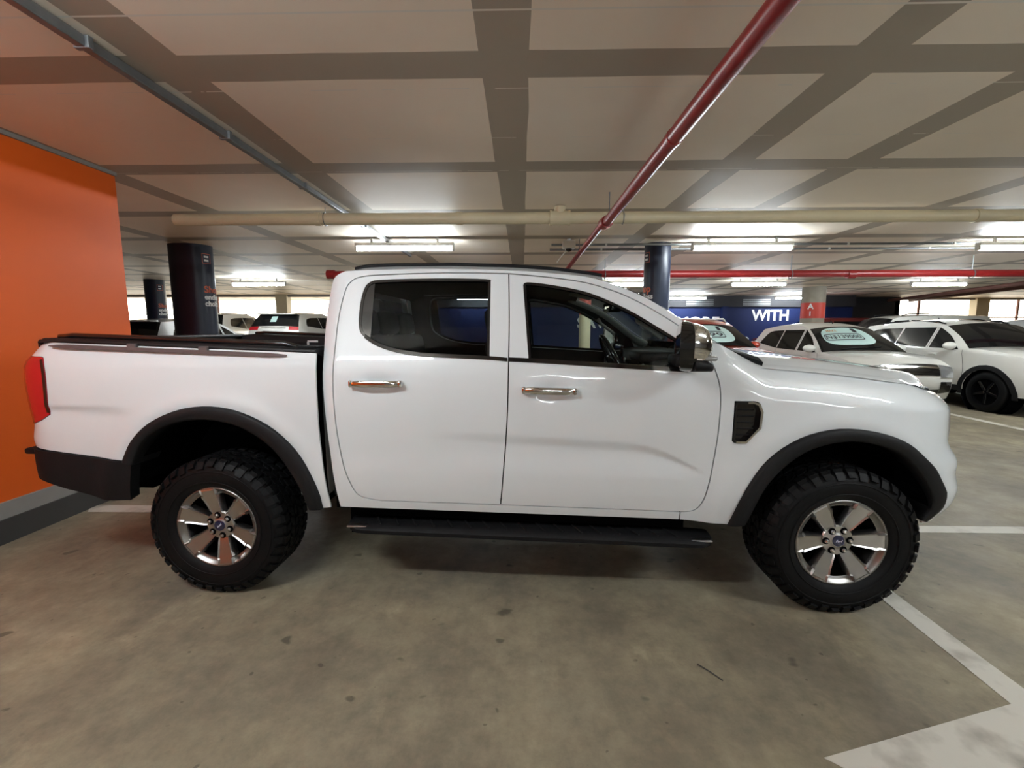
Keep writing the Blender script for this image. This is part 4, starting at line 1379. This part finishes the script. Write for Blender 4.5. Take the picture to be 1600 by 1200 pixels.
# ---- wheels -------------------------------------------------------------
R_T, HALF = 0.384, 0.128
def build_wheel():
    """wheel in its own frame: axle along y, outer face towards -y, hub centre at the origin"""
    rim = MB().lathe_y([(0.190, -0.010), (0.206, -0.016), (0.214, -0.030), (0.222, -0.036), (0.226, -0.030), (0.226, -0.018), (0.214, -0.014), (0.205, 0.03), (0.196, 0.10), (0.196, 0.2), (0.226, 0.205)], 64)
    root = rim.build('wheel', M['alloy_dark'], TR, smooth=True)
    back = MB().lathe_y([(0.0, 0.075), (0.165, 0.075), (0.165, 0.09), (0.0, 0.09)], 40)
    back.lathe_y([(0.198, 0.155), (0.0, 0.155)], 40)
    back.build('brake_disc', M['dark'], root, angle=40)
    hub = MB().lathe_y([(0.0, -0.009), (0.033, -0.009), (0.037, -0.006), (0.050, -0.005), (0.074, -0.003), (0.080, 0.004), (0.080, 0.07)], 48)
    hub.build('hub', M['alloy'], root, angle=35)
    cap = MB().lathe_y([(0.0, -0.0135), (0.024, -0.0135), (0.0285, -0.012), (0.030, -0.006)], 36).build('centre_cap', M['blue_badge'], root, angle=40)
    text_mesh('Ford', 0.016, 'badge_lettering', M['white_print'], cap, (0, -0.0138, 0), (PI / 2, 0, 0), depth=0.0004, shear=0.35)
    cap.parent = root
    # one spoke: flat face with bevelled bright edges that flares towards the rim
    def spoke():
        st = [(0.060, 0.029, -0.001, 0), (0.085, 0.034, -0.011, 0), (0.120, 0.040, -0.018, 0), (0.155, 0.046, -0.026, 0), (0.176, 0.053, -0.031, 0), (0.184, 0.044, -0.034, 0), (0.208, 0.048, -0.040, 0), (0.217, 0.049, -0.037, 0)]
        mb = MB()
        for r, w, y, bv in st:
            for t, dy in ((-1.0, 0.045), (-1.0, 0.012), (-0.86, 0.0), (-0.70, 0.006), (0.70, 0.006), (0.86, 0.0), (1.0, 0.012), (1.0, 0.045)):
                mb.v.append((r, y + dy, t * w))
        for i in range(len(st) - 1):
            for k in range(7):
                mb.f.append((i * 8 + k, i * 8 + k + 1, (i + 1) * 8 + k + 1, (i + 1) * 8 + k))
        return mb
    sp = spoke().build('spoke', M['alloy'], root, angle=28)
    nut = MB().lathe_y([(0.0, -0.020), (0.006, -0.019), (0.0098, -0.014), (0.0112, -0.002), (0.0112, 0.012)], 14).build('lug_nut', M['chrome'], root, angle=40)
    sock = MB().lathe_y([(0.0105, -0.0055), (0.0165, -0.0065), (0.0185, -0.002)], 18).build('nut_seat', M['dark'], root)
    for k in range(6):
        a = 2 * PI * k / 6
        for ob, rr in ((sp, 0.0), (nut, 0.058), (sock, 0.058)):
            c = ob if k == 0 else ob.copy()
            if k:
                COL.objects.link(c)
                c.parent = root
            c.rotation_euler = (0, -a, 0)
            c.location = (rr * math.cos(a), -0.002 if rr else 0, rr * math.sin(a))
    # tyre carcass
    o = 0.092                                    # centre of the tread behind the hub face
    P = [(0.222, -0.028), (0.236, -0.040), (0.262, -0.052), (0.300, -0.055), (0.330, -0.050), (0.352, -0.040), (0.366, -0.026), (0.371, 0.0), (0.373, o), (0.371, 2 * o), (0.366, 2 * o + 0.026), (0.340, 2 * o + 0.05), (0.29, 2 * o + 0.055), (0.222, 2 * o + 0.03)]
    ty = MB().lathe_y(P, 72).build('tyre', M['rubber'], root, smooth=True)
    for r in (0.262, 0.318):
        MB().lathe_y([(r - 0.003, -0.0535), (r, -0.0570), (r + 0.003, -0.0545)], 64).build('sidewall_ring', M['rubber'], root, smooth=True)
    # tread blocks
    tb = MB()
    nb = 40
    def block(a0, a1, y0, y1, r0, r1, skew=0.0):
        vs = []
        for a, y in ((a0, y0), (a1, y0), (a1 + skew, y1), (a0 + skew, y1)):
            for r in (r0, r1):
                sh = 0.97 if r == r1 else 1.0
                am = (a0 + a1 + (skew * 2 if y == y1 else 0)) / 2
                aa = am + (a - am) * sh
                vs.append((r * math.cos(aa), y, r * math.sin(aa)))
        tb.add(vs, [(1, 3, 5, 7), (0, 2, 3, 1), (2, 4, 5, 3), (4, 6, 7, 5), (6, 0, 1, 7)])
    for i in range(nb):
        a = 2 * PI * i / nb
        d = 2 * PI / nb
        for sgn in (-1, 1):
            ph = 0 if sgn < 0 else d * 0.5
            yo = lambda v: o + sgn * v
            block(a + ph + d * .08, a + ph + d * .80, yo(0.070), yo(0.112), 0.360, R_T, sgn * d * 0.12)
            long_ = 0.336 if i % 2 == 0 else 0.350
            vs = []
            for aa in (a + ph + d * .14, a + ph + d * .80):
                for r, v in ((R_T, 0.110), (0.372, 0.129), (long_, 0.150), (long_ - 0.006, 0.138), (0.355, 0.105)):
                    vs.append((r * math.cos(aa + sgn * 0), yo(v), r * math.sin(aa)))
            tb.add(vs, [(0, 1, 6, 5), (1, 2, 7, 6), (2, 3, 8, 7), (0, 4, 3, 2, 1), (5, 6, 7, 8, 9)])
            block(a + ph + d * .30, a + ph + d * .92, yo(0.022), yo(0.062), 0.360, R_T, -sgn * d * 0.35)
            block(a + ph - d * .05, a + ph + d * .22, yo(0.018), yo(0.050), 0.360, R_T, -sgn * d * 0.35)
        block(a + d * .1, a + d * .75, o - 0.014, o + 0.012, 0.360, R_T, d * 0.2)
    t = tb.build('tread_blocks', M['rubber'], root)
    t['kind'] = 'stuff'
    t.parent = root
    return root
wh = build_wheel()
for i, (x, s, a) in enumerate(((-1.635, -1, 40), (1.635, -1, 3), (-1.635, 1, 20), (1.635, 1, 50))):
    w = wh if i == 0 else dup(wh, TR)
    w.location = (x, s * 0.915, 0.378)
    # far wheels are turned round so that their outer face looks the other way
    w.rotation_euler = (0, -math.radians(a), 0) if s < 0 else (0, math.radians(a), PI)

# ================================================================== THE OTHER CARS
M['car_white'] = pm('car_white', (0.76, 0.75, 0.70), 0.4, coat=1.0, noise=0.01)
M['car_silver'] = pm('car_silver', (0.52, 0.53, 0.53), 0.35, coat=1.0, noise=0.02)
M['car_red'] = pm('car_red', (0.42, 0.035, 0.012), 0.4, coat=1.0, noise=0.03)
M['car_maroon'] = pm('car_maroon', (0.16, 0.012, 0.012), 0.4, coat=1.0, noise=0.03)
M['car_grey'] = pm('car_grey', (0.25, 0.26, 0.27), 0.4, coat=1.0, noise=0.03)
M['car_glass'] = pm('car_dark_glass', (0.006, 0.007, 0.008), 0.06, spec=0.3, noise=0.1)
M['sign'] = pm('sign_card', (0.55, 0.74, 0.70), 0.5, noise=0.03)
M['ink'] = pm('sign_ink', (0.02, 0.02, 0.03), 0.5, noise=0.05)
M['sign_orange'] = pm('sign_orange', (0.55, 0.30, 0.14), 0.5, noise=0.05)

def arch_pts(cx, r, z0, n=10):
    a0 = math.asin(max(-1, min(1, (z0 - 0.32) / r)))
    return [(cx + r * math.cos(PI - a0 - (PI - 2 * a0) * k / n), 0.32 + r * math.sin(PI - a0 - (PI - 2 * a0) * k / n)) for k in range(n + 1)]

class Car:
    SKIN = {'bumper': 'front_bumper', 'hood': 'bonnet', 'screen': 'windscreen', 'roof': 'roof', 'rglass': 'rear_window', 'tail': 'tailgate', 'rbumper': 'rear_bumper', 'bedtop': 'canopy_front'}
    BULGE = {'bumper': 0.10, 'hood': 0.035, 'screen': 0.06, 'roof': 0.045, 'rglass': 0.05, 'tail': 0.05, 'rbumper': 0.05, 'bedtop': 0.02}
    def __init__(s, name, label, cat, loc, rz, segs, hw, belt, top, wheels, paint, r_w=0.32, z0=0.27, group=None, rim=None):
        """segs: list of (tag, [(x,z)...]) from the front bumper bottom over the roof to the rear bumper bottom"""
        s.e = empty(name, loc, rz)
        tag(s.e, label, cat, group)
        s.segs = {}
        s.paint = paint
        pts = []
        for tg, p in segs:
            q = spl(p, 5) if len(p) > 2 else [p[0], ((p[0][0] + p[1][0]) / 2, (p[0][1] + p[1][1]) / 2), p[1]]
            s.segs[tg] = q
            pts += q if not pts else q[1:]
        s.x1 = max(p[0] for p in pts)
        s.x0 = min(p[0] for p in pts)
        s.hw = hw
        s.W = Tab([0.2, 0.45, 0.7, belt - 0.06, belt + 0.02, top, top + 0.1], [hw * .93, hw * .985, hw, hw * .985, hw * .955, hw * .74, hw * .70], 0.015)
        # side outline with the wheel arches cut out
        bottom = []
        for cx in sorted(wheels):
            bottom += arch_pts(cx, r_w + 0.075, z0)
        s.outline = [p for p in pts][::-1] + []
        s.outline = pts[::-1] if False else pts + bottom
        for sg in (-1, 1):
            S = (lambda x, z: s.side(x, z)) if sg < 0 else (lambda x, z: (s.side(x, z)[0], -s.side(x, z)[1], z))
            panel('body_side', s.outline, S, paint, s.e, grid=0.09, edge=0.07, thick=0.02 * (1 if sg < 0 else -1))
        for tg, q in s.segs.items():
            if len(q) < 2:
                continue
            n = len(q) - 1
            m = M['car_glass'] if tg in ('screen', 'rglass') else paint
            mb = MB()
            mb.grid(lambda u, v: s.pt(tg, u, 2 * v - 1), n, 14)
            mb.build(s.SKIN[tg], m, s.e, smooth=True)
        MB().box(s.x0 + 0.15, s.x1 - 0.15, -hw * .9, hw * .9, z0 - 0.03, z0 + 0.05).build('underbody', M['dark'], s.e)
        for cx in wheels:
            for sg in (-1, 1):
                ty = MB().lathe_y([(r_w * .62, -0.10), (r_w * .72, -0.112), (r_w * .93, -0.105), (r_w, -0.08), (r_w, 0.08), (r_w * .93, 0.105), (r_w * .6, 0.10)], 32).build('wheel', M['rubber'], s.e, angle=45)
                ty.location = (cx, sg * (hw * 0.985 - 0.115), r_w)
                if sg > 0:
                    ty.rotation_euler = (0, 0, PI)
                MB().lathe_y([(0, -0.07), (r_w * .58, -0.075), (r_w * .64, -0.11), (r_w * .66, -0.10)], 32).build('rim', M['dark'], ty, angle=40)
                for k in range(5):
                    a = 2 * PI * k / 5 + 0.3
                    MB().rbox((r_w * .33, -0.088, 0), (r_w * .56, 0.02, 0.05), 0.008, 1).xf(Matrix.Rotation(a, 4, 'Y')).build('spoke', rim or M['alloy'], ty)
                # dark arch recess
                MB().lathe_y([(r_w + 0.072, -0.10), (r_w + 0.072, 0.16), (0.0, 0.16)], 24).build('arch_liner', M['dark'], s.e, loc=ty.location[:], rot=ty.rotation_euler[:])
    def side(s, x, z):
        w = s.W(z)
        L = 0.55
        d = max(0.0, (x - (s.x1 - L)) / L)
        w -= 0.16 * d ** 2.2
        d = max(0.0, ((s.x0 + L) - x) / L)
        w -= 0.10 * d ** 2.4
        return (x, -w, z)
    def pt(s, tg, u, t, off=0.0):
        q = s.segs[tg]
        i = u * (len(q) - 1)
        k = max(0, min(len(q) - 2, int(i)))
        f = i - k
        x = q[k][0] + (q[k + 1][0] - q[k][0]) * f
        z = q[k][1] + (q[k + 1][1] - q[k][1]) * f
        dx, dz = q[k + 1][0] - q[k][0], q[k + 1][1] - q[k][1]
        L = math.hypot(dx, dz) or 1
        b = s.BULGE[tg] * (1 - abs(t) ** 2.4) + off
        w = -s.side(x, z)[1]
        # outline runs front-bottom -> roof -> rear-bottom, so the outward normal is (dz, -dx)
        return (x + b * dz / L, t * w, z - b * dx / L)
    def patch(s, name, tg, u0, u1, t0, t1, mat, off=0.008, parent=None, nu=6, nv=8):
        mb = MB()
        mb.grid(lambda u, v: s.pt(tg, u0 + (u1 - u0) * u, t0 + (t1 - t0) * v, off), nu, nv)
        mb.grid(lambda u, v: s.pt(tg, u0 + (u1 - u0) * u, t0 + (t1 - t0) * v, off - 0.03), nu, nv)
        return mb.build(name, mat, parent or s.e, smooth=True)
    def sidewin(s, poly, name='side_window', mat=None, off=0.005, both=True):
        for sg in ((-1, 1) if both else (-1,)):
            S = (lambda x, z: s.side(x, z)) if sg < 0 else (lambda x, z: (s.side(x, z)[0], -s.side(x, z)[1], z))
            k = 1 if sg < 0 else -1
            panel(name, poly, S, mat or M['car_glass'], s.e, grid=0.08, edge=0.05, off=off * k, thick=0.012 * k)
    def mirrors(s, x, z, mat):
        for sg in (-1, 1):
            y = sg * (s.W(z) + 0.10)
            mb = MB()
            mb.grid(lambda u, v: (x + 0.065 * math.cos(PI * (u - .5)) * math.cos(2 * PI * v) , y + 0.125 * math.sin(PI * (u - .5)), z + 0.075 * math.cos(PI * (u - .5)) * math.sin(2 * PI * v)), 10, 14)
            m = mb.build('door_mirror', mat, s.e, smooth=True)
            MB().rbox((x, sg * (s.W(z) + 0.01), z - 0.05), (0.06, 0.10, 0.05), 0.015).build('mirror_arm', M['black_plastic'], m)
    def seam(s, pts, w=0.006, mat=None, name='door_seam'):
        pts = spl(pts, 4) if len(pts) > 2 else pts
        for sg in (-1, 1):
            mb = MB()
            for x, z in pts:
                p = s.side(x, z)
                mb.v += [(x - w / 2, sg * (-p[1] + 0.002), z), (x + w / 2, sg * (-p[1] + 0.002), z)]
            for i in range(len(pts) - 1):
                mb.f.append((2 * i, 2 * i + 1, 2 * i + 3, 2 * i + 2))
            mb.build(name, mat or M['dark'], s.e)
    def handles(s, spots):
        for x, z in spots:
            for sg in (-1, 1):
                MB().rbox((x, sg * (s.W(z) + 0.012), z), (0.17, 0.03, 0.028), 0.010, 2).build('door_handle', s.paint, s.e, angle=45)
    def arches(s, wheels, r_w, w=0.055):
        for cx in wheels:
            O, I = arch_pts(cx, r_w + 0.075 + w, 0.27, 14), arch_pts(cx, r_w + 0.068, 0.27, 14)
            s.sidewin(O + I[::-1], 'arch_trim', M['flare'], 0.012)

def place_sign(car, label, name, price, head, rect):
    """card taped to the windscreen: rounded outline, boxed price, emblem; it is laid on the screen surface"""
    u0, u1, t0, t1 = rect
    root = empty(name, car.e.location[:], car.e.rotation_euler.z)
    tag(root, label, 'price sign', 'windscreen price cards')
    def S(a, b, off=0.0):              # a: 0..1 left to right as read, b: 0..1 bottom to top
        return car.pt('screen', u0 + (u1 - u0) * b, t0 + (t1 - t0) * a, off)
    def card(poly, nm, mat, off, holes=()):
        panel(nm, poly, lambda a, b: S(a, b, off), mat, root, holes=holes, grid=0.08, edge=0.05, thick=0.0)
    rnd = lambda x0, x1, z0, z1, p=4.0, n=40: [((x0 + x1) / 2 + (x1 - x0) / 2 * math.copysign(abs(math.cos(2 * PI * k / n)) ** (2 / p), math.cos(2 * PI * k / n)),
                                               (z0 + z1) / 2 + (z1 - z0) / 2 * math.copysign(abs(math.sin(2 * PI * k / n)) ** (2 / p), math.sin(2 * PI * k / n))) for k in range(n)]
    card(rnd(0, 1, 0, 1, 3.0), 'card', M['sign'], 0.010)
    card(rnd(0.03, 0.80, 0.26, 0.64, 7), 'price_box', M['ink'], 0.013, [rnd(0.045, 0.785, 0.30, 0.60, 7)])
    def word(txt, x, z, w, h, mat, nm):
        o = text_mesh(txt, 1.0, nm, mat, root, bold=0.012, depth=0.0)
        xs = [v.co.x for v in o.data.vertices]
        ys = [v.co.y for v in o.data.vertices]
        mx, mn, my, ny = max(xs), min(xs), max(ys), min(ys)
        for v in o.data.vertices:
            v.co = Vector(S(x + (v.co.x - mn) / (mx - mn) * w, z + (v.co.y - ny) / (my - ny) * h, 0.015))
    word(price, 0.06, 0.33, 0.70, 0.22, M['ink'], 'price_lettering')
    if head:
        word(head, 0.14, 0.74, 0.22, 0.12, M['sign_orange'], 'heading_lettering')
    card(rnd(0.70, 0.80, 0.68, 0.92, 5), 'emblem', M['ink'], 0.014)
    return root

RZ = -PI / 2                       # nose towards the viewer's aisle
# ---- white hatchback ----------------------------------------------------
def hatch_segs(h=1.50):
    return [('bumper', [(1.93, 0.27), (2.0, 0.42), (2.02, 0.55), (1.98, 0.70), (1.90, 0.80)]),
            ('hood', [(1.90, 0.80), (1.55, 0.91), (1.20, 0.97), (0.92, 1.00)]),
            ('screen', [(0.92, 1.00), (0.60, 1.22), (0.22, h - 0.095)]),
            ('roof', [(0.22, h - 0.095), (-0.30, h), (-0.9, h - 0.02), (-1.50, h - 0.10)]),
            ('rglass', [(-1.50, h - 0.10), (-1.80, 1.02)]),
            ('tail', [(-1.80, 1.02), (-1.92, 0.85), (-1.95, 0.6)]),
            ('rbumper', [(-1.95, 0.6), (-1.98, 0.4), (-1.92, 0.27)])]
def dress(c, belt, top, xs=(0.83, 0.1, -0.72, -1.42), mz=None):
    """side windows between belt and roof, seams and handles"""
    a, b, d, e = xs
    c.sidewin(path([(b + 0.05, belt), (a - 0.10, belt - 0.01)], [(a - 0.10, belt - 0.01), (a - 0.36, belt + (top - belt) * .55), (a - 0.62, top - 0.035)], [(a - 0.62, top - 0.035), (b + 0.05, top)]))
    c.sidewin(path([(d + 0.1, belt + 0.015), (b - 0.03, belt)], [(b - 0.03, belt), (b - 0.03, top)], [(b - 0.03, top), (d + 0.12, top - 0.01)], [(d + 0.12, top - 0.01), (d + 0.1, belt + 0.015)]))
    c.sidewin(path([(d + 0.06, belt + 0.015), (d + 0.07, top - 0.012)], [(d + 0.07, top - 0.012), (e + 0.28, top - 0.05), (e + 0.08, belt + 0.20), (e + 0.02, belt + 0.10)], [(e + 0.02, belt + 0.10), (d + 0.06, belt + 0.015)]))
    c.seam([(b + 0.01, 0.34), (b + 0.01, belt), (b + 0.01, top + 0.01)])
    c.seam([(a, 0.40), (a + 0.06, 0.70), (a - 0.02, belt - 0.02)])
    c.seam([(d + 0.30, 0.34), (d + 0.12, 0.62), (d + 0.08, belt)])
    c.handles([(b + 0.17, belt - 0.12), (d + 0.24, belt - 0.10)])

W_A = (1.28, -1.25)
A = Car('hatchback', 'cream-white hatchback with N$139000 price card, beyond the pickup bonnet', 'car', (6.50, 9.6, 0), RZ, hatch_segs(1.53), 0.83, 0.99, 1.42, W_A, M['car_white'], group='cars parked in the back row')
dress(A, 1.0, 1.42)
A.mirrors(0.66, 1.06, M['car_white'])
for sg in (-1, 1):
    A.patch('headlight', 'bumper', 0.62, 0.98, sg * 0.62, sg * 1.0, M['clear_lens'], 0.012)
    A.patch('fog_surround', 'bumper', 0.22, 0.52, sg * 0.62, sg * 0.97, M['gloss_black'], 0.010)
A.patch('grille', 'bumper', 0.66, 0.97, -0.60, 0.60, M['gloss_black'], 0.012)
A.patch('chrome_bar', 'bumper', 0.80, 0.86, -0.60, 0.60, M['chrome'], 0.022)
A.patch('lower_intake', 'bumper', 0.10, 0.34, -0.60, 0.60, M['gloss_black'], 0.010)
MB().tube([(-0.02, 0, 1.555), (-0.10, 0, 1.62)], [0.012, 0.005], 6).build('aerial', M['black_plastic'], A.e)
MB().tube([A.pt('screen', 0.06, -0.55, 0.012), A.pt('screen', 0.10, 0.0, 0.014), A.pt('screen', 0.16, 0.45, 0.014)], 0.008, 6).build('wiper', M['black_plastic'], A.e)
place_sign(A, 'pale green price card reading N$139000 in the white hatchback windscreen', 'price_card', 'N$139000', 'MAKE', (0.22, 0.90, -0.82, 0.52))

# ---- white SUV with black arches ---------------------------------------
suv = [('bumper', [(2.02, 0.32), (2.10, 0.5), (2.12, 0.66), (2.08, 0.82), (2.0, 0.93)]),
       ('hood', [(2.0, 0.93), (1.65, 1.03), (1.30, 1.07), (0.95, 1.09)]),
       ('screen', [(0.95, 1.09), (0.66, 1.30), (0.28, 1.50)]),
       ('roof', [(0.28, 1.50), (-0.25, 1.585), (-0.9, 1.575), (-1.70, 1.50)]),
       ('rglass', [(-1.70, 1.50), (-2.02, 1.12)]),
       ('tail', [(-2.02, 1.12), (-2.12, 0.95), (-2.14, 0.65)]),
       ('rbumper', [(-2.14, 0.65), (-2.16, 0.45), (-2.08, 0.32)])]
W_B = (1.33, -1.30)
B = Car('compact_suv', 'white SUV with black wheel arches and black wheels at the right edge', 'car', (8.95, 9.25, 0), RZ, suv, 0.92, 1.07, 1.49, W_B, M['car_white'], 0.355, 0.32, 'cars parked in the back row', M['gloss_black'])
dress(B, 1.08, 1.47, (0.86, 0.1, -0.78, -1.66))
B.mirrors(0.66, 1.13, M['car_white'])
B.arches(W_B, 0.355, 0.07)
B.sidewin([(-0.85, 0.32), (0.88, 0.32), (0.86, 0.42), (-0.83, 0.42)], 'sill_cladding', M['flare'], 0.010)
for sg in (-1, 1):
    B.patch('headlight', 'bumper', 0.78, 0.97, sg * 0.50, sg * 1.0, M['gloss_black'], 0.012)
    B.patch('lamp_chrome', 'bumper', 0.84, 0.90, sg * 0.60, sg * 0.96, M['clear_lens'], 0.018)
    B.patch('lower_lamp', 'bumper', 0.44, 0.68, sg * 0.64, sg * 0.95, M['gloss_black'], 0.014)
    B.patch('lamp_lens', 'bumper', 0.54, 0.63, sg * 0.70, sg * 0.90, M['clear_lens'], 0.020)
    MB().tube([(0.15, sg * 0.60, 1.53), (0.0, sg * 0.61, 1.585), (-1.2, sg * 0.61, 1.58), (-1.5, sg * 0.60, 1.53)], 0.018, 8).build('roof_rail', M['black_plastic'], B.e, smooth=True)
B.patch('grille', 'bumper', 0.50, 0.88, -0.46, 0.46, M['gloss_black'], 0.012)
B.patch('skid_plate', 'bumper', 0.0, 0.26, -0.9, 0.9, M['black_plastic'], 0.012)

# ---- red car with a price card -----------------------------------------
redc = [('bumper', [(1.98, 0.30), (2.05, 0.48), (2.06, 0.64), (2.02, 0.80), (1.94, 0.91)]),
        ('hood', [(1.94, 0.91), (1.6, 1.00), (1.28, 1.04), (0.95, 1.07)]),
        ('screen', [(0.95, 1.07), (0.66, 1.28), (0.30, 1.49)]),
        ('roof', [(0.30, 1.49), (0.05, 1.575), (-0.4, 1.63), (-0.9, 1.62), (-1.6, 1.50)]),
        ('rglass', [(-1.6, 1.50), (-1.92, 1.10)]),
        ('tail', [(-1.92, 1.10), (-2.02, 0.9), (-2.04, 0.62)]),
        ('rbumper', [(-2.04, 0.62), (-2.06, 0.42), (-1.98, 0.30)])]
Cc = Car('crossover', 'red crossover with silver roof rails behind the pickup mirror', 'car', (3.85, 10.0, 0), RZ, redc, 0.86, 1.05, 1.47, (1.3, -1.28), M['car_red'], 0.34, 0.30, 'cars parked in the back row')
dress(Cc, 1.06, 1.45, (0.86, 0.1, -0.76, -1.58))
Cc.mirrors(0.68, 1.12, M['car_red'])
for sg in (-1, 1):
    MB().tube([(0.05, sg * 0.57, 1.59), (-0.10, sg * 0.58, 1.655), (-1.1, sg * 0.58, 1.655), (-1.4, sg * 0.57, 1.56)], 0.020, 8).build('roof_rail', M['silver_trim'], Cc.e, smooth=True)
    Cc.patch('headlight', 'bumper', 0.66, 0.95, sg * 0.55, sg * 1.0, M['clear_lens'], 0.012)
Cc.patch('grille', 'bumper', 0.45, 0.85, -0.5, 0.5, M['gloss_black'], 0.012)
place_sign(Cc, 'pale green price card ending 7999 in the red crossover windscreen', 'price_card', '7999', None, (0.16, 0.88, -0.55, 0.62))

# ---- grey car glimpsed between the red one and the hatchback ------------
D = Car('sedan', 'pale car with dark windscreen between red crossover and white hatchback', 'car', (6.55, 15.9, 0), RZ, hatch_segs(1.62), 0.85, 1.05, 1.50, W_A, M['car_silver'], group='cars farther back')
dress(D, 1.06, 1.50)
D.mirrors(0.66, 1.10, M['car_silver'])
# ---- next car in the row at the right edge ------------------------------
Gc = Car('estate_car', 'grey roof of the car parked beyond the white SUV', 'car', (11.75, 9.7, 0), RZ, redc, 0.88, 1.05, 1.47, (1.3, -1.28), M['car_silver'], 0.34, 0.30, 'cars parked in the back row')
dress(Gc, 1.06, 1.45, (0.86, 0.1, -0.76, -1.58))
Gc.mirrors(0.68, 1.12, M['car_silver'])

# ---- white pickup with a canopy, side-on far back -----------------------
bak = [('bumper', [(2.42, 0.40), (2.50, 0.6), (2.48, 0.85), (2.38, 1.02)]),
       ('hood', [(2.38, 1.02), (1.9, 1.12), (1.20, 1.16)]),
       ('screen', [(1.20, 1.16), (0.9, 1.45), (0.62, 1.74)]),
       ('roof', [(0.62, 1.74), (0.2, 1.82), (-0.9, 1.84), (-2.2, 1.82)]),
       ('rglass', [(-2.2, 1.82), (-2.55, 1.30)]),
       ('tail', [(-2.55, 1.30), (-2.60, 1.0), (-2.60, 0.7)]),
       ('rbumper', [(-2.60, 0.7), (-2.66, 0.5), (-2.55, 0.40)])]
Eb = Car('canopy_pickup', 'white pickup with a canopy standing side-on far behind the hatchbacks', 'car', (12.35, 15.2, 0), PI - 0.05, bak, 0.92, 1.20, 1.72, (1.62, -1.55), M['car_white'], 0.38, 0.40, 'cars farther back')
Eb.sidewin(path([(0.15, 1.24), (0.98, 1.22)], [(0.98, 1.22), (0.80, 1.45), (0.58, 1.68)], [(0.58, 1.68), (0.15, 1.71)]))
Eb.sidewin([(-0.62, 1.26), (0.08, 1.24), (0.08, 1.71), (-0.56, 1.71)])
Eb.sidewin(path([(-2.28, 1.36), (-0.95, 1.34)], [(-0.95, 1.34), (-0.95, 1.72)], [(-0.95, 1.72), (-2.08, 1.71), (-2.28, 1.36)]))
Eb.seam([(0.115, 0.5), (0.115, 1.74)])
Eb.seam([(-0.72, 0.5), (-0.76, 1.2), (-0.74, 1.78)], 0.03)
Eb.mirrors(0.80, 1.28, M['car_white'])
Eb.handles([(0.3, 1.08), (-0.42, 1.08)])
for sg in (-1, 1):
    MB().tube([(0.3, sg * 0.58, 1.86), (0.1, sg * 0.58, 1.90), (-0.5, sg * 0.58, 1.91)], 0.02, 6).build('roof_rail', M['black_plastic'], Eb.e, smooth=True)
# ---- dark red van -------------------------------------------------------
Fv = Car('van', 'dark red van in the gloom beside the A 1 column', 'car', (12.0, 18.25, 0), PI, bak, 0.88, 1.25, 1.72, (1.62, -1.55), M['car_maroon'], 0.36, 0.40, 'cars farther back')
Fv.sidewin(path([(0.15, 1.24), (0.98, 1.22)], [(0.98, 1.22), (0.80, 1.45), (0.58, 1.68)], [(0.58, 1.68), (0.15, 1.71)]))
Fv.sidewin([(-2.1, 1.28), (0.08, 1.24), (0.08, 1.71), (-2.0, 1.71)])
Fv.mirrors(0.80, 1.28, M['car_maroon'])

# ---- cars on the left, tails towards the viewer -------------------------
suvb = [('bumper', [(2.02, 0.32), (2.10, 0.5), (2.12, 0.66), (2.08, 0.82), (2.0, 0.95)]),
        ('hood', [(2.0, 0.95), (1.65, 1.05), (0.95, 1.10)]),
        ('screen', [(0.95, 1.10), (0.66, 1.32), (0.28, 1.54)]),
        ('roof', [(0.28, 1.54), (-0.25, 1.63), (-0.9, 1.63), (-1.75, 1.58)]),
        ('rglass', [(-1.75, 1.58), (-1.95, 1.36), (-2.06, 1.20)]),
        ('tail', [(-2.06, 1.20), (-2.15, 0.98), (-2.16, 0.62)]),
        ('rbumper', [(-2.16, 0.62), (-2.18, 0.45), (-2.08, 0.32)])]
def tail_car(name, label, x, y, z, rz, paint, hw=0.9):
    c = Car(name, label, 'car', (x, y, z), rz, suvb, hw, 1.10, 1.54, (1.32, -1.30), paint, 0.345, 0.32, 'cars parked on the left')
    dress(c, 1.12, 1.51, (0.86, 0.1, -0.78, -1.66))
    c.mirrors(0.66, 1.16, paint)
    for sg in (-1, 1):
        c.patch('tail_light', 'tail', 0.02, 0.30, sg * 0.62, sg * 1.0, M['red_lens'], 0.012)
    c.patch('number_plate', 'tail', 0.45, 0.62, -0.30, 0.30, M['white_print'], 0.012)
    c.patch('chrome_strip', 'tail', 0.16, 0.20, -0.5, 0.5, M['chrome'], 0.012)
    MB().rbox((-1.83, 0, 1.60), (0.24, hw * 1.3, 0.03), 0.012).build('roof_spoiler', paint, c.e, angle=45)
    return c
Hc = tail_car('hatchback', 'white hatchback tail with red lamps, beside the pickup cab', -7.6, 15.9, 0.30, PI / 2 - 0.04, M['car_white'])
stk = Hc.patch('window_sticker', 'rglass', 0.25, 0.62, -0.05, 0.22, M['sign'], 0.012)
Ic = tail_car('hatchback', 'white hatchback next to the nearer navy slogan column', -10.35, 15.9, 0.30, PI / 2 + 0.10, M['car_white'])
Jc = tail_car('compact_suv', 'silver SUV between the orange wall and the nearer navy column', -8.35, 11.1, 0.0, PI / 2 + 0.03, M['car_silver'], 0.93)
